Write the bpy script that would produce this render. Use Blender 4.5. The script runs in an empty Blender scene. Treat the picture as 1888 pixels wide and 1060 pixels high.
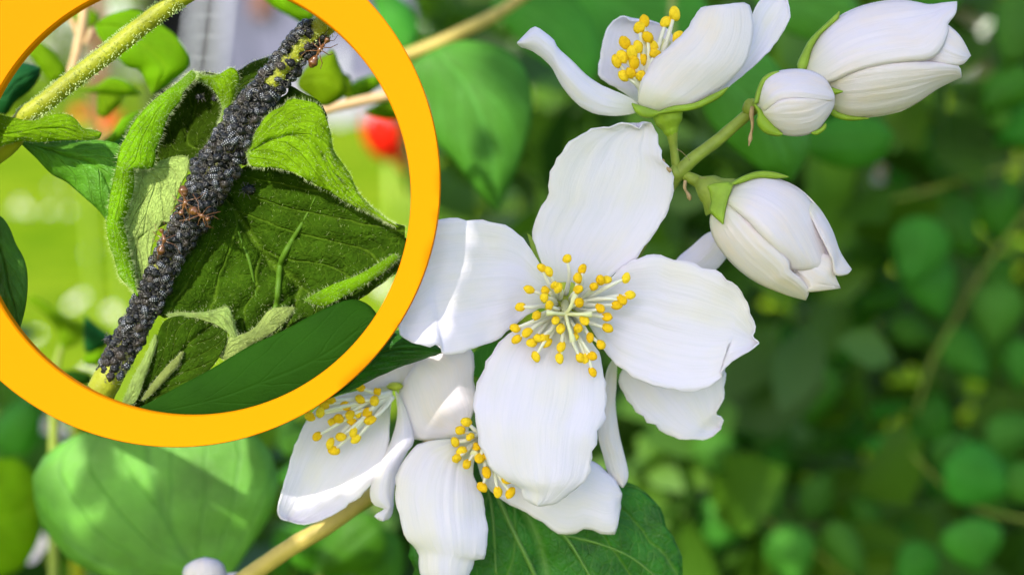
import bpy, bmesh, math, random
from mathutils import Vector, Matrix, noise
random.seed(7)
R = math.radians
scene = bpy.context.scene
COL = scene.collection
# ------------------------------------------------------------------ camera
FPX = 1888 * 50 / 36.0
camd = bpy.data.cameras.new('camera'); cam = bpy.data.objects.new('camera', camd); COL.objects.link(cam)
camd.lens = 50; camd.sensor_width = 36; camd.clip_start = 0.005; camd.clip_end = 400
CAMH = 0.72
cam.location = (0, 0, CAMH); cam.rotation_euler = (R(90 - 8.7), 0, 0)
scene.camera = cam
camd.dof.use_dof = True; camd.dof.focus_distance = 0.1805; camd.dof.aperture_fstop = 14
CM = Matrix.Translation(cam.location) @ cam.rotation_euler.to_matrix().to_4x4()
# ------------------------------------------------------------------ sky and sun
SUN_FROM = Vector((-0.40, -0.72, 0.57)).normalized()
world = bpy.data.worlds.new('World'); scene.world = world; world.use_nodes = True
wn = world.node_tree.nodes; wl = world.node_tree.links
sky = wn.new('ShaderNodeTexSky'); sky.sky_type = 'NISHITA'; sky.sun_disc = False
sky.sun_elevation = math.asin(SUN_FROM.z); sky.sun_rotation = math.atan2(SUN_FROM.x, SUN_FROM.y)
sky.dust_density = 1.5
wl.new(sky.outputs[0], wn['Background'].inputs[0]); wn['Background'].inputs[1].default_value = 0.15
sund = bpy.data.lights.new('sun', 'SUN'); sun = bpy.data.objects.new('sun', sund); COL.objects.link(sun)
sund.energy = 2.6; sund.angle = R(0.6); sund.color = (1.0, 0.95, 0.86)
sun.rotation_euler = (-SUN_FROM).to_track_quat('-Z', 'Y').to_euler(); sun.location = (-1, -1, 3)
scene.view_settings.view_transform = 'Standard'; scene.view_settings.look = 'None'
scene.view_settings.exposure = 1.42; scene.view_settings.gamma = 1
scene.render.engine = 'CYCLES'
scene.cycles.use_denoising = True
scene.cycles.max_bounces = 8; scene.cycles.transmission_bounces = 6; scene.cycles.diffuse_bounces = 5
# ------------------------------------------------------------------ helpers
def C(px, py, d):                      # pixel direction + distance -> world point
    return CM @ Vector(((px - 944) / FPX * d, -(py - 530) / FPX * d, -d))
def S(d): return d / FPX               # metres per photograph pixel at distance d
CAMR = cam.rotation_euler.to_matrix()
RIGHT, UP, TOW = CAMR.col[0].copy(), CAMR.col[1].copy(), CAMR.col[2].copy()
def z1(*p): return [(x / 2.302, y / 2.302) for x, y in p]
def z2(*p): return [(x / 2.302, 380 + y / 2.302) for x, y in p]
def z3(*p): return [(920 + x / 1.893, y / 1.893) for x, y in p]
def z4(*p): return [(720 + x / 2.12, 220 + y / 2.12) for x, y in p]
def z5(*p): return [(500 + x / 2.098, 600 + y / 2.098) for x, y in p]
def z8(*p): return [(900 + x / 3.787, 440 + y / 3.787) for x, y in p]
def tag(o, label=None, cat=None, group=None, kind=None):
    if label: o['label'] = label
    if cat: o['category'] = cat
    if group: o['group'] = group
    if kind: o['kind'] = kind
    return o
def thing(name, loc, label, cat, group=None):
    o = bpy.data.objects.new(name, None); COL.objects.link(o); o.location = loc
    o.empty_display_size = 0.005
    return tag(o, label, cat, group)
def wloc(o):
    v = Vector((0, 0, 0))
    while o is not None: v += o.location; o = o.parent
    return v
def obj(name, verts, faces, mat, parent=None, uvs=None, smooth=True, solid=0, loc=None, mats=None, midx=None):
    """verts in world space; the object sits at the parent's origin (children) or at loc."""
    org = Vector(loc) if loc is not None else (Vector((0, 0, 0)) if parent is None else wloc(parent))
    me = bpy.data.meshes.new(name)
    me.from_pydata([tuple(Vector(v) - org) for v in verts], [], faces)
    if uvs:
        ul = me.uv_layers.new(name='UVMap')
        for l in me.loops: ul.data[l.index].uv = uvs[l.vertex_index]
    bm = bmesh.new(); bm.from_mesh(me)
    bmesh.ops.dissolve_degenerate(bm, dist=1e-8, edges=bm.edges)
    bm.to_mesh(me); bm.free()
    for m in (mats or [mat]): me.materials.append(m)
    if midx:
        for p, i in zip(me.polygons, midx): p.material_index = i
    if smooth: me.polygons.foreach_set('use_smooth', [True] * len(me.polygons))
    me.update()
    o = bpy.data.objects.new(name, me); COL.objects.link(o)
    if parent is not None:
        o.parent = parent
        o.location = org - wloc(parent)
    else: o.location = org
    if solid:
        md = o.modifiers.new('thickness', 'SOLIDIFY'); md.thickness = solid; md.offset = 0
    return o
def catmull(pts, n):
    out = []
    for i in range(len(pts) - 1):
        p0 = pts[max(i - 1, 0)]; p1 = pts[i]; p2 = pts[i + 1]; p3 = pts[min(i + 2, len(pts) - 1)]
        for k in range(n):
            t = k / n
            out.append(tuple(0.5 * (2 * b + (c - a) * t + (2 * a - 5 * b + 4 * c - d) * t * t + (3 * b - a - 3 * c + d) * t ** 3)
                             for a, b, c, d in zip(p0, p1, p2, p3)))
    out.append(tuple(pts[-1])); return out
def resample(pts, us):
    L = [0]
    for a, b in zip(pts, pts[1:]): L.append(L[-1] + math.dist(a, b))
    T = L[-1] or 1; out = []; j = 0
    for u in us:
        s = u * T
        while j < len(L) - 2 and L[j + 1] < s: j += 1
        f = (s - L[j]) / max(L[j + 1] - L[j], 1e-9); f = min(max(f, 0), 1)
        out.append(tuple(a + (b - a) * f for a, b in zip(pts[j], pts[j + 1])))
    return out
def prof(lst, u):
    x = u * (len(lst) - 1); i = min(int(x), len(lst) - 2); f = x - i; f = f * f * (3 - 2 * f)
    return lst[i] + (lst[i + 1] - lst[i]) * f
SURF = {}
def sheet(name, parent, outline, tip, d0, zp, mat, cup=0, tilt=(0, 0), bulge=0, dome=False, ruff=0.0, fine=0.0, pucker=0,
          nu=30, nv=20, solid=0.00018, rag=0.0, flip=False, loc=None):
    """a petal or leaf blade: real outline and size, with relief zp (mm towards the viewer, base to tip), cupping, bulge, ruffled edge"""
    k = min(range(len(outline)), key=lambda i: math.dist(outline[i], tip))
    us = [0.5 * (t / nu) + 0.5 * (0.5 - 0.5 * math.cos(math.pi * t / nu)) for t in range(nu + 1)]
    Lf = resample(catmull(outline[:k + 1], 6), us)
    Rt = resample(catmull([outline[0]] + outline[:k - 1:-1], 6), us)
    sd = random.uniform(0, 90); V = []; UV = []
    for i, u in enumerate(us):
        pu = math.sin(math.pi * min(max(u, 0.0), 1.0)) ** 0.6 if dome else 1
        for j in range(nv + 1):
            v = j / nv; w = 2 * v - 1
            x = Lf[i][0] + (Rt[i][0] - Lf[i][0]) * v; y = Lf[i][1] + (Rt[i][1] - Lf[i][1]) * v
            e = abs(w) ** 3 * min(1, u * 3) + max(0, (u - .75) * 3)
            if rag:
                rag_ = rag * 2.6; q = noise.noise(Vector((x * .07, y * .07, sd))) * rag_ * e
                cx, cy = (Lf[i][0] + Rt[i][0]) / 2, (Lf[i][1] + Rt[i][1]) / 2
                x += (x - cx) * q * .02 + noise.noise(Vector((x * .1, y * .1, sd + 5))) * rag_ * e * .5; y += (y - cy) * q * .02 + noise.noise(Vector((x * .1, y * .1, sd + 9))) * rag_ * e * .5
            z = prof(zp, u) + cup * w * w * min(1, u * 2.5)
            z += (tilt[0] + (tilt[1] - tilt[0]) * v) * pu + bulge * math.sqrt(max(0, 1 - w * w)) * pu
            z += ruff * noise.noise(Vector((x * .02, y * .02, sd))) * (0.35 + e) * min(1, u * 2.5)
            z += 1.1 * fine * noise.noise(Vector((v * 16, u * 2.2, sd))) * min(1, u * 4) * min(1, (1 - u) * 5 + .2)
            if pucker:
                vv = (u - abs(w) * .35) * 6.5
                z += pucker * (abs(math.sin(math.pi * vv)) ** .6 - .5) * min(1, (1 - abs(w)) * 4) * min(1, u * 4) * min(1, (1 - u) * 4) - pucker * 1.4 * math.exp(-(w / .06) ** 2)
            V.append(C(x, y, d0 - z * .001)); UV.append((v, u))
    F = []
    for i in range(nu):
        for j in range(nv):
            a = i * (nv + 1) + j; F.append((a, a + nv + 1, a + nv + 2, a + 1) if not flip else (a, a + 1, a + nv + 2, a + nv + 1))
    o = obj(name, V, F, mat, parent, UV, solid=solid, loc=loc)
    SURF[o.name] = (V, nu, nv)
    return o
def hairs(parent_part, V, nu, nv, n, mat, length=.0006, edge=.5, name='hair'):
    """fine hairs standing off a blade"""
    vv, ff = [], []
    edge *= .5
    for _ in range(int(n * .8)):
        i = random.randint(1, nu - 2)
        j = random.choice((0, nv)) if random.random() < edge else random.randint(0, nv - 1)
        a = V[i * (nv + 1) + j]; b = V[(i + 1) * (nv + 1) + j]; c = V[i * (nv + 1) + (j + 1 if j < nv else j - 1)]
        p = a.lerp(b, random.random())
        if j not in (0, nv): p = p.lerp(c, random.random())
        nrm = (b - a).cross(c - a); 
        if nrm.length < 1e-14: continue
        nrm.normalize()
        if nrm.dot(TOW) < 0: nrm = -nrm
        out = (a - c).normalized() if j in (0, nv) else Vector((0, 0, 0))
        dr = (nrm * .8 + out * 1.2 + Vector([random.uniform(-.6, .6) for _ in range(3)])).normalized()
        l = length * random.uniform(.5, 1.2); s = dr.cross(TOW)
        if s.length < 1e-6: continue
        s = s.normalized() * .000014
        k = len(vv); vv += [p - s, p + s, p + dr * l * .6 + s * .5, p + dr * l]
        ff += [(k, k + 1, k + 2), (k, k + 2, k + 3)]
    o = obj(name, vv, ff, mat, parent_part, smooth=False); tag(o, kind='stuff'); return o
def tube(name, pts, radii, mat, parent=None, seg=10, loc=None, n=6, wob=0.0):
    P = [Vector(p) for p in catmull([tuple(p) for p in pts], n)]
    m = len(P); V = []; F = []
    side = None
    for i, p in enumerate(P):
        t = (P[min(i + 1, m - 1)] - P[max(i - 1, 0)]).normalized()
        if side is None:
            side = t.cross(Vector((0.3, .1, 1))).normalized()
        side = (side - t * side.dot(t)).normalized(); up = t.cross(side)
        r = prof(radii, i / (m - 1))
        for k in range(seg):
            a = 2 * math.pi * k / seg
            rr = r * (1 + wob * noise.noise(Vector((p.x * 900, p.z * 900, k))))
            V.append(p + (side * math.cos(a) + up * math.sin(a)) * rr)
    UV = [((k % seg) / seg, (k // seg) / m) for k in range(m * seg)]
    for i in range(m - 1):
        for k in range(seg):
            F.append((i * seg + k, i * seg + (k + 1) % seg, (i + 1) * seg + (k + 1) % seg, (i + 1) * seg + k))
    V += [P[0], P[-1]]; UV += [(0, 0), (0, 1)]
    for k in range(seg):
        F.append((len(V) - 2, (k + 1) % seg, k)); F.append((len(V) - 1, (m - 1) * seg + k, (m - 1) * seg + (k + 1) % seg))
    if name is None: return V, F
    return obj(name, V, F, mat, parent, UV, loc=loc)
def lump(c, ax, l, w, t, lumps=.12, nlat=7, nlon=10, groove=0):
    """lumpy ellipsoid: centre, long axis, half sizes -> verts, faces"""
    ax = ax.normalized(); s = ax.cross(TOW)
    if s.length < .01: s = ax.cross(UP)
    s.normalize(); q = s.cross(ax); V = []; F = []; sd = random.uniform(0, 50)
    for i in range(nlat + 1):
        th = math.pi * i / nlat
        for k in range(nlon):
            ph = 2 * math.pi * k / nlon
            r = 1 + lumps * noise.noise(Vector((math.cos(ph) * 1.6, math.sin(ph) * 1.6 + th, sd)))
            if groove: r -= groove * math.exp(-((math.cos(ph)) / .35) ** 2) * math.sin(th)
            V.append(c + ax * math.cos(th) * l * r + (s * math.cos(ph) * w + q * math.sin(ph) * t) * math.sin(th) * r)
    for i in range(nlat):
        for k in range(nlon):
            F.append((i * nlon + k, i * nlon + (k + 1) % nlon, (i + 1) * nlon + (k + 1) % nlon, (i + 1) * nlon + k))
    return V, F
def drape(part, pts, lift):            # points on a blade's own surface
    V = SURF[part.name][0]; out = []
    inv = CM.inverted(); Q = [inv @ v for v in V]; Q = [(q.x / -q.z * FPX + 944, -q.y / -q.z * FPX + 530, -q.z) for q in Q]
    for x, y in pts:
        q = min(Q, key=lambda q: (q[0] - x) ** 2 + (q[1] - y) ** 2); out.append(C(x, y, q[2] - lift))
    return out
# ------------------------------------------------------------------ materials
class NT:
    def __init__(s, name):
        s.m = bpy.data.materials.new(name); s.m.use_nodes = True; s.t = s.m.node_tree; s.b = s.t.nodes['Principled BSDF']; s.out = s.t.nodes['Material Output']
    def n(s, ty, **kw):
        x = s.t.nodes.new(ty)
        for k, v in kw.items(): setattr(x, k, v)
        return x
    def l(s, a, b): s.t.links.new(a, b)
    def math(s, op, a, b=None, clamp=False):
        x = s.n('ShaderNodeMath', operation=op); x.use_clamp = clamp
        for i, v in enumerate((a, b)):
            if v is None: continue
            if isinstance(v, (int, float)): x.inputs[i].default_value = v
            else: s.l(v, x.inputs[i])
        return x.outputs[0]
    def mix(s, f, a, b):
        x = s.n('ShaderNodeMix', data_type='RGBA')
        for sock, v in ((x.inputs[0], f), (x.inputs[6], a), (x.inputs[7], b)):
            if isinstance(v, (int, float)): sock.default_value = v
            elif isinstance(v, tuple): sock.default_value = (*v, 1)
            else: s.l(v, sock)
        return x.outputs[2]
    def noise(s, vec, scale, detail=3, rough=.55):
        x = s.n('ShaderNodeTexNoise'); x.inputs['Scale'].default_value = scale; x.inputs['Detail'].default_value = detail; x.inputs['Roughness'].default_value = rough
        if vec is not None: s.l(vec, x.inputs['Vector'])
        return x.outputs[0]
    def ramp(s, f, lo, hi):
        x = s.n('ShaderNodeMapRange'); x.inputs[1].default_value = lo; x.inputs[2].default_value = hi; s.l(f, x.inputs[0]); return x.outputs[0]
    def mapping(s, vec, sc):
        x = s.n('ShaderNodeMapping'); x.inputs['Scale'].default_value = sc; s.l(vec, x.inputs[0]); return x.outputs[0]
    def bump(s, h, strength, dist):
        x = s.n('ShaderNodeBump'); x.inputs['Strength'].default_value = strength; x.inputs['Distance'].default_value = dist
        s.l(h, x.inputs['Height']); return x.outputs[0]
    def thin(s, colour, amount, normal=None):
        """let light through the blade"""
        tr = s.n('ShaderNodeBsdfTranslucent'); mx = s.n('ShaderNodeMixShader'); mx.inputs[0].default_value = amount
        if isinstance(colour, tuple): tr.inputs[0].default_value = (*colour, 1)
        else: s.l(colour, tr.inputs[0])
        if normal is not None: s.l(normal, tr.inputs['Normal'])
        s.l(s.b.outputs[0], mx.inputs[1]); s.l(tr.outputs[0], mx.inputs[2]); s.l(mx.outputs[0], s.out.inputs[0])
def simple(name, col, rough=.6, spec=.4, var=.25, scale=400, bump=.3, dist=.0002, thin=0, sss=0):
    t = NT(name); tc = t.n('ShaderNodeTexCoord').outputs['Object']
    f = t.noise(tc, scale); c = t.mix(f, tuple(x * (1 - var) for x in col), tuple(min(1, x * (1 + var)) for x in col))
    t.l(c, t.b.inputs['Base Color']); t.b.inputs['Roughness'].default_value = rough; t.b.inputs['Specular IOR Level'].default_value = spec
    if bump: t.l(t.bump(t.noise(tc, scale * 2.5), bump, dist), t.b.inputs['Normal'])
    if thin: t.thin(c, thin)
    return t.m
def petal_mat(name, base=(.885, .84, .96), heart=(.74, .77, .56), tint=(.90, .85, .87)):
    t = NT(name); uv = t.n('ShaderNodeUVMap').outputs[0]
    sp = t.n('ShaderNodeSeparateXYZ'); t.l(uv, sp.inputs[0])
    oi = t.n('ShaderNodeObjectInfo').outputs['Random']
    cmb = t.n('ShaderNodeVectorMath', operation='ADD'); t.l(uv, cmb.inputs[0]); t.l(oi, cmb.inputs[1])
    vein = t.noise(t.mapping(cmb.outputs[0], (46, 3.2, 1)), 1.0, 4, .6)
    wide = t.noise(t.mapping(cmb.outputs[0], (9, 1.3, 1)), 1.0, 2)
    blot = t.noise(t.mapping(cmb.outputs[0], (3, 3, 1)), 1.0, 3)
    c = t.mix(t.ramp(blot, .42, .68), base, tint)
    c = t.mix(t.math('MULTIPLY', t.ramp(vein, .48, .72), .24), c, (.70, .71, .78))
    c = t.mix(t.math('MULTIPLY', t.ramp(sp.outputs[1], .26, .0), .8), c, heart)
    t.l(c, t.b.inputs['Base Color']); t.b.inputs['Roughness'].default_value = .48; t.b.inputs['Specular IOR Level'].default_value = .28
    t.b.inputs['Sheen Weight'].default_value = .08
    fine = t.noise(t.n('ShaderNodeTexCoord').outputs['Object'], 5200, 2)
    h = t.math('ADD', t.math('ADD', t.math('MULTIPLY', vein, .7), t.math('MULTIPLY', wide, 1.3)), t.math('MULTIPLY', fine, .12))
    nm = t.bump(h, .48, .00028); t.l(nm, t.b.inputs['Normal'])
    t.thin(c, .42); return t.m
def leaf_mat(name, col, vein=(.25, .4, .1), thin=.3, rough=.45, nv=6.5, slope=.35, veinamt=.35, bump=.5, spec=.4, mott=.35, sc=220, wrinkle=0, thincol=None):
    t = NT(name); uv = t.n('ShaderNodeUVMap').outputs[0]; sp = t.n('ShaderNodeSeparateXYZ'); t.l(uv, sp.inputs[0])
    tc = t.n('ShaderNodeTexCoord').outputs['Object']
    a = t.math('ABSOLUTE', t.math('SUBTRACT', t.math('MULTIPLY', sp.outputs[0], 2.0), 1.0))
    ph = t.math('MULTIPLY', t.math('SUBTRACT', sp.outputs[1], t.math('MULTIPLY', a, slope)), nv)
    ph = t.math('ADD', ph, t.math('MULTIPLY', t.noise(uv, 5.0), .5))
    fr = t.math('ABSOLUTE', t.math('SUBTRACT', t.math('FRACT', ph), .5))
    v1 = t.ramp(fr, .07, .0); v2 = t.ramp(a, .06, .0)
    small = t.n('ShaderNodeTexVoronoi', feature='DISTANCE_TO_EDGE'); small.inputs['Scale'].default_value = 26; t.l(uv, small.inputs['Vector'])
    v3 = t.math('MULTIPLY', t.ramp(small.outputs['Distance'], .07, .0), .35)
    vm = t.math('MAXIMUM', t.math('MAXIMUM', v1, v2), v3)
    oi = t.n('ShaderNodeObjectInfo').outputs['Random']
    f = t.noise(tc, sc, 4)
    c = t.mix(t.ramp(f, .3, .7), tuple(x * (1 - mott) for x in col), tuple(min(1, x * (1 + mott)) for x in col))
    hs = t.n('ShaderNodeHueSaturation'); t.l(c, hs.inputs['Color']); t.l(t.math('ADD', .485, t.math('MULTIPLY', oi, .03)), hs.inputs['Hue']); t.l(t.math('ADD', .85, t.math('MULTIPLY', oi, .3)), hs.inputs['Value'])
    c = t.mix(t.math('MULTIPLY', vm, veinamt), hs.outputs[0], vein)
    t.l(c, t.b.inputs['Base Color']); t.b.inputs['Roughness'].default_value = rough; t.b.inputs['Specular IOR Level'].default_value = spec
    h = t.math('SUBTRACT', t.math('MULTIPLY', t.noise(tc, 2600, 2), .5), t.math('MULTIPLY', vm, .8))
    if wrinkle: h = t.math('ADD', h, t.math('MULTIPLY', t.noise(tc, 1300, 3), wrinkle))
    t.l(t.bump(h, bump, .0003), t.b.inputs['Normal'])
    tcl = t.n('ShaderNodeMixRGB', blend_type='MULTIPLY'); tcl.inputs[0].default_value = 1; t.l(c, tcl.inputs[1]); tcl.inputs[2].default_value = (*(thincol or (1.25, 1.3, .35)), 1)
    t.thin(tcl.outputs[0], thin); return t.m
PET = petal_mat('petal_white')
PETC = petal_mat('petal_cream', base=(.90, .84, .90), heart=(.76, .78, .48), tint=(.92, .83, .81))
FILA = simple('filament', (.88, .87, .78), .5, .3, .05, 800, .1, thin=.25)
def anther_mat():
    t = NT('anther'); tc = t.n('ShaderNodeTexCoord').outputs['Object']; oi = t.n('ShaderNodeObjectInfo').outputs['Random']
    c = t.mix(oi, (.84, .50, .008), (.94, .68, .03)); c = t.mix(t.math('MULTIPLY', t.ramp(t.noise(tc, 2600, 3), .45, .7), .35), c, (.62, .30, .004))
    t.l(c, t.b.inputs['Base Color']); t.b.inputs['Roughness'].default_value = .8; t.b.inputs['Specular IOR Level'].default_value = .15
    t.l(t.bump(t.noise(tc, 3800, 3), .9, .0002), t.b.inputs['Normal']); return t.m
ANTH = anther_mat()
STYL = simple('style', (.80, .80, .48), .5, .3, .1, 900, .1, thin=.2)
DISC = simple('disc', (.40, .46, .03), .5, .4, .3, 900, .3)
SEPAL = simple('sepal', (.28, .43, .03), .5, .4, .35, 600, .5, thin=.25)
TWIG = simple('green_twig', (.20, .26, .03), .55, .4, .45, 500, .5)
TWIGY = simple('straw_twig', (.42, .32, .07), .55, .4, .3, 300, .4)
DRY = simple('dry_bract', (.40, .28, .16), .8, .2, .4, 900, .6)
RING = simple('yellow_paint', (.60, .195, .0), .7, .04, .012, 90, .03, .0001)
# hairy plant in the sun
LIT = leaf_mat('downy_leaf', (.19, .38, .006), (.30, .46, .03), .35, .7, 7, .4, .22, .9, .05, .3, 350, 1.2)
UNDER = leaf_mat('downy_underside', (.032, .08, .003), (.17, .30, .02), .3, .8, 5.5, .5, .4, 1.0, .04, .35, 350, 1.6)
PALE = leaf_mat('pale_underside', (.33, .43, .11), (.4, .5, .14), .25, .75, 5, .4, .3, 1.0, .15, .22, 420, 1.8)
DARKL = leaf_mat('dark_green_leaf', (.010, .052, .002), (.018, .07, .004), .22, .7, 5, .4, .12, .3, .05, .15, 120)
YLEAF = leaf_mat('yellow_green_leaf', (.17, .33, .003), (.3, .45, .02), .45, .6, 5, .4, .3, .5, .06, .25, 150)
TEAL = leaf_mat('blue_green_leaf', (.008, .075, .016), (.03, .14, .03), .2, .6, 5, .4, .2, .5, .08, .25, 150)
STEMG = simple('hairy_stem', (.27, .29, .012), .55, .3, .35, 700, .5, .0002)
STEMB = simple('brownish_stem', (.27, .29, .012), .55, .35, .5, 260, .5, .0002)
PEACH = simple('peach_twig', (.52, .34, .17), .6, .3, .25, 300, .3)
HAIR = simple('hair', (.62, .70, .30), .5, .3, .1, 500, 0, thin=.4)
HAIRW = simple('white_hair', (.60, .70, .32), .5, .3, .1, 500, 0, thin=.4)
# shrub leaves
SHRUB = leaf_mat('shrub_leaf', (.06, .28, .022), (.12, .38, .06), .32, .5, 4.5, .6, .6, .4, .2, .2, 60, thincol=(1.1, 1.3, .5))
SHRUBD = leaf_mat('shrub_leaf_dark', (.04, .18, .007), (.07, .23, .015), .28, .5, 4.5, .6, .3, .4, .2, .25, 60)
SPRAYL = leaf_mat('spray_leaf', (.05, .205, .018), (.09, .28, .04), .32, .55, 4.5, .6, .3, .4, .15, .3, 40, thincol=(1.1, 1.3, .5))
SHRUBF = leaf_mat('front_leaf', (.032, .135, .007), (.15, .30, .05), .3, .42, 4.5, .75, .5, .8, .3, .4, 260, .5)

# ------------------------------------------------------------------ the setting
GZ = 0.0
def lawn_mat():
    t = NT('lawn'); tc = t.n('ShaderNodeTexCoord').outputs['Object']
    big = t.noise(tc, .8, 4); mid = t.noise(tc, 3.2, 5, .75); fi = t.noise(tc, 60, 3, .7)
    c = t.mix(t.ramp(mid, .38, .62), (.075, .165, .004), (.20, .30, .008)); c = t.mix(t.math('MULTIPLY', t.ramp(big, .4, .65), .55), c, (.30, .36, .02))
    c = t.mix(t.math('MULTIPLY', t.ramp(fi, .35, .7), .4), c, (.05, .12, .005))
    t.l(c, t.b.inputs['Base Color']); t.b.inputs['Roughness'].default_value = 1; t.b.inputs['Specular IOR Level'].default_value = 0
    t.l(t.bump(fi, .6, .02), t.b.inputs['Normal']); return t.m
def grid(x0, x1, y0, y1, nx, ny, zf):
    V = [(x0 + (x1 - x0) * i / nx, y0 + (y1 - y0) * j / ny, zf(x0 + (x1 - x0) * i / nx, y0 + (y1 - y0) * j / ny)) for j in range(ny + 1) for i in range(nx + 1)]
    F = [(j * (nx + 1) + i, j * (nx + 1) + i + 1, (j + 1) * (nx + 1) + i + 1, (j + 1) * (nx + 1) + i) for j in range(ny) for i in range(nx)]
    return V, F
V, F = grid(-150, 150, -60, 300, 90, 108, lambda x, y: GZ + .03 * noise.noise(Vector((x * .3, y * .3, 0))) + (.4 * noise.noise(Vector((x * .03, y * .03, 4))) if y > 30 else 0))
tag(obj('lawn', V, F, lawn_mat()), kind='structure')
SOIL = simple('bed_soil', (.055, .038, .022), .95, .1, .5, 14, .8, .02)
V, F = grid(.05, 2.6, -.5, 2.2, 40, 40, lambda x, y: GZ + .07 + .04 * noise.noise(Vector((x * 5, y * 5, 3))) - .1 * max(0, .25 - x) * 4 * .5)
tag(obj('planting_bed', V, F, SOIL), kind='structure')

def box(a, b):
    x0, y0, z0 = a; x1, y1, z1_ = b
    V = [(x, y, z) for x in (x0, x1) for y in (y0, y1) for z in (z0, z1_)]
    return V, [(0, 1, 3, 2), (4, 6, 7, 5), (0, 4, 5, 1), (2, 3, 7, 6), (0, 2, 6, 4), (1, 5, 7, 3)]
def boxes(name, lst, mat, parent=None, loc=None):
    V, F = [], []
    for a, b in lst:
        v, f = box(a, b); k = len(V); V += v; F += [tuple(i + k for i in q) for q in f]
    return obj(name, V, F, mat, parent, smooth=False, loc=loc)
# garden hut far behind
def gx(px, d): return (px - 944) / FPX * d
HY = 20.0
WALLW = simple('shaded_white_render', (.12, .12, .18), .8, .2, .06, 3, .2, .01)  # white wall; its shade is put into this lavender-grey base colour
DARKW = simple('dark_timber', (.02, .018, .02), .7, .2, .4, 6, .3, .01)
ROOF = simple('roof_tile', (.22, .08, .05), .8, .2, .4, 9, .5, .02)
ALU = simple('ladder_metal', (.55, .57, .62), .4, .5, .1, 20, .1, .002)
BROWNW = simple('brown_wood', (.17, .075, .045), .7, .2, .3, 8, .3, .01)
WPAINT = simple('white_paint', (.42, .42, .46), .5, .3, .04, 10, .1, .002)
x0, x1 = gx(412, HY), gx(760, HY)
hut = thing('garden_hut', (x0, HY, GZ), 'white garden hut, its wall coloured as if in shade, with a dark open lean-to beyond the lawn', 'hut')
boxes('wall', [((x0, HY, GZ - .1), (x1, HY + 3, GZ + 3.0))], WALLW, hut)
xd0, xd1 = gx(275, HY), x0
boxes('lean_to', [((xd0, HY + 1.0, GZ - .1), (xd1 - .004, HY + 2.9, GZ + 2.6)), ((xd0, HY + .1, GZ - .1), (xd0 + .1, HY + .99, GZ + 2.6))], DARKW, hut)
boxes('plinth', [((x0 + .002, HY - .06, GZ - .1), (x1, HY - .003, GZ + .55))], simple('grey_plinth', (.26, .25, .28), .9, .2, .2, 6, .3, .01), hut)
V = [(xd0 - .3, HY - .35, GZ + 2.9), (x1 + .3, HY - .35, GZ + 2.9), (x1 + .3, HY + 1.5, GZ + 4.1), (xd0 - .3, HY + 1.5, GZ + 4.1), (x1 + .3, HY + 3.4, GZ + 2.9), (xd0 - .3, HY + 3.4, GZ + 2.9)]
obj('roof', V, [(0, 1, 2, 3), (3, 2, 4, 5)], ROOF, hut, smooth=False, solid=.12)
wx = gx(492, HY)
boxes('lantern', [((wx - .10, HY - .2, GZ + 1.45), (wx + .10, HY - .004, GZ + 1.95)), ((wx - .13, HY - .23, GZ + 1.951), (wx + .13, HY - .003, GZ + 2.0))], BROWNW, hut)
lx = gx(398, HY - .3)
lad = thing('ladder', (lx, HY - .9, GZ), 'pale metal ladder leaning on the white garden hut', 'ladder')
def bar(name, a, b, r, mat, parent): return tube(name, [a, Vector(a).lerp(Vector(b), .5), b], [r, r], mat, parent, seg=6, n=1)
for s in (-.2, .2): bar('rail', (lx + s - .1, HY - 1.0, GZ), (lx + s + .1, HY - .06, GZ + 2.6), .03, ALU, lad)
for k in range(9):
    f = (k + .6) / 9.2
    bar('rung', (lx - .3 + .2 * f, HY - 1.0 + .94 * f, GZ + 2.6 * f), (lx + .1 + .2 * f, HY - 1.0 + .94 * f, GZ + 2.6 * f), .018, ALU, lad)
cx = gx(632, 19)
wp = thing('white_post', (cx, 19, GZ), 'short white round-topped post standing before the garden hut', 'post')
tube('shaft', [(cx, 19, GZ - .05), (cx, 19, GZ + .4), (cx, 19, GZ + .93)], [.07, .07, .065], WPAINT, wp, 10)
v, f = lump(Vector((cx, 19, GZ + .95)), Vector((0, 0, 1)), .06, .085, .085, 0)
obj('cap', v, f, WPAINT, wp)
px_ = gx(192, 9.0)
bp = thing('brown_post', (px_, 9, GZ), 'tall brown wooden post at the back of the lawn', 'post')
boxes('shaft', [((px_ - .04, 8.96, GZ - .05), (px_ + .04, 9.04, GZ + 2.1))], BROWNW, bp)
boxes('cap', [((px_ - .06, 8.94, GZ + 2.101), (px_ + .06, 9.06, GZ + 2.15))], BROWNW, bp)
# leaf masses
def leafmass(name, spots, mat, kind='stuff', label=None, cat=None, parent=None):
    """many leaf-shaped blades, each folded along its midrib"""
    V, F, UV = [], [], []
    for p, dr, nr, L, W in spots:
        dr = dr.normalized(); s = dr.cross(nr).normalized(); n = s.cross(dr); k = len(V)
        for u, w in ((0, 0), (.22, .62), (.5, 1), (.78, .66), (1, 0)):
            for sg in ((-1, 0, 1) if w else (0,)):
                V.append(p + dr * (L * u) + s * (sg * w * W / 2) + n * (abs(sg) * W * .12 * w - L * .12 * u * u)); UV.append((.5 + sg * w * .5, u))
        F += [(k, k + 1, k + 2), (k, k + 2, k + 3), (k + 1, k + 4, k + 5, k + 2), (k + 2, k + 5, k + 6, k + 3), (k + 4, k + 7, k + 8, k + 5), (k + 5, k + 8, k + 9, k + 6), (k + 7, k + 10, k + 8), (k + 8, k + 10, k + 9)]
    o = obj(name, V, F, mat, parent, UV); tag(o, label, cat, kind=kind); return o
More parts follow.
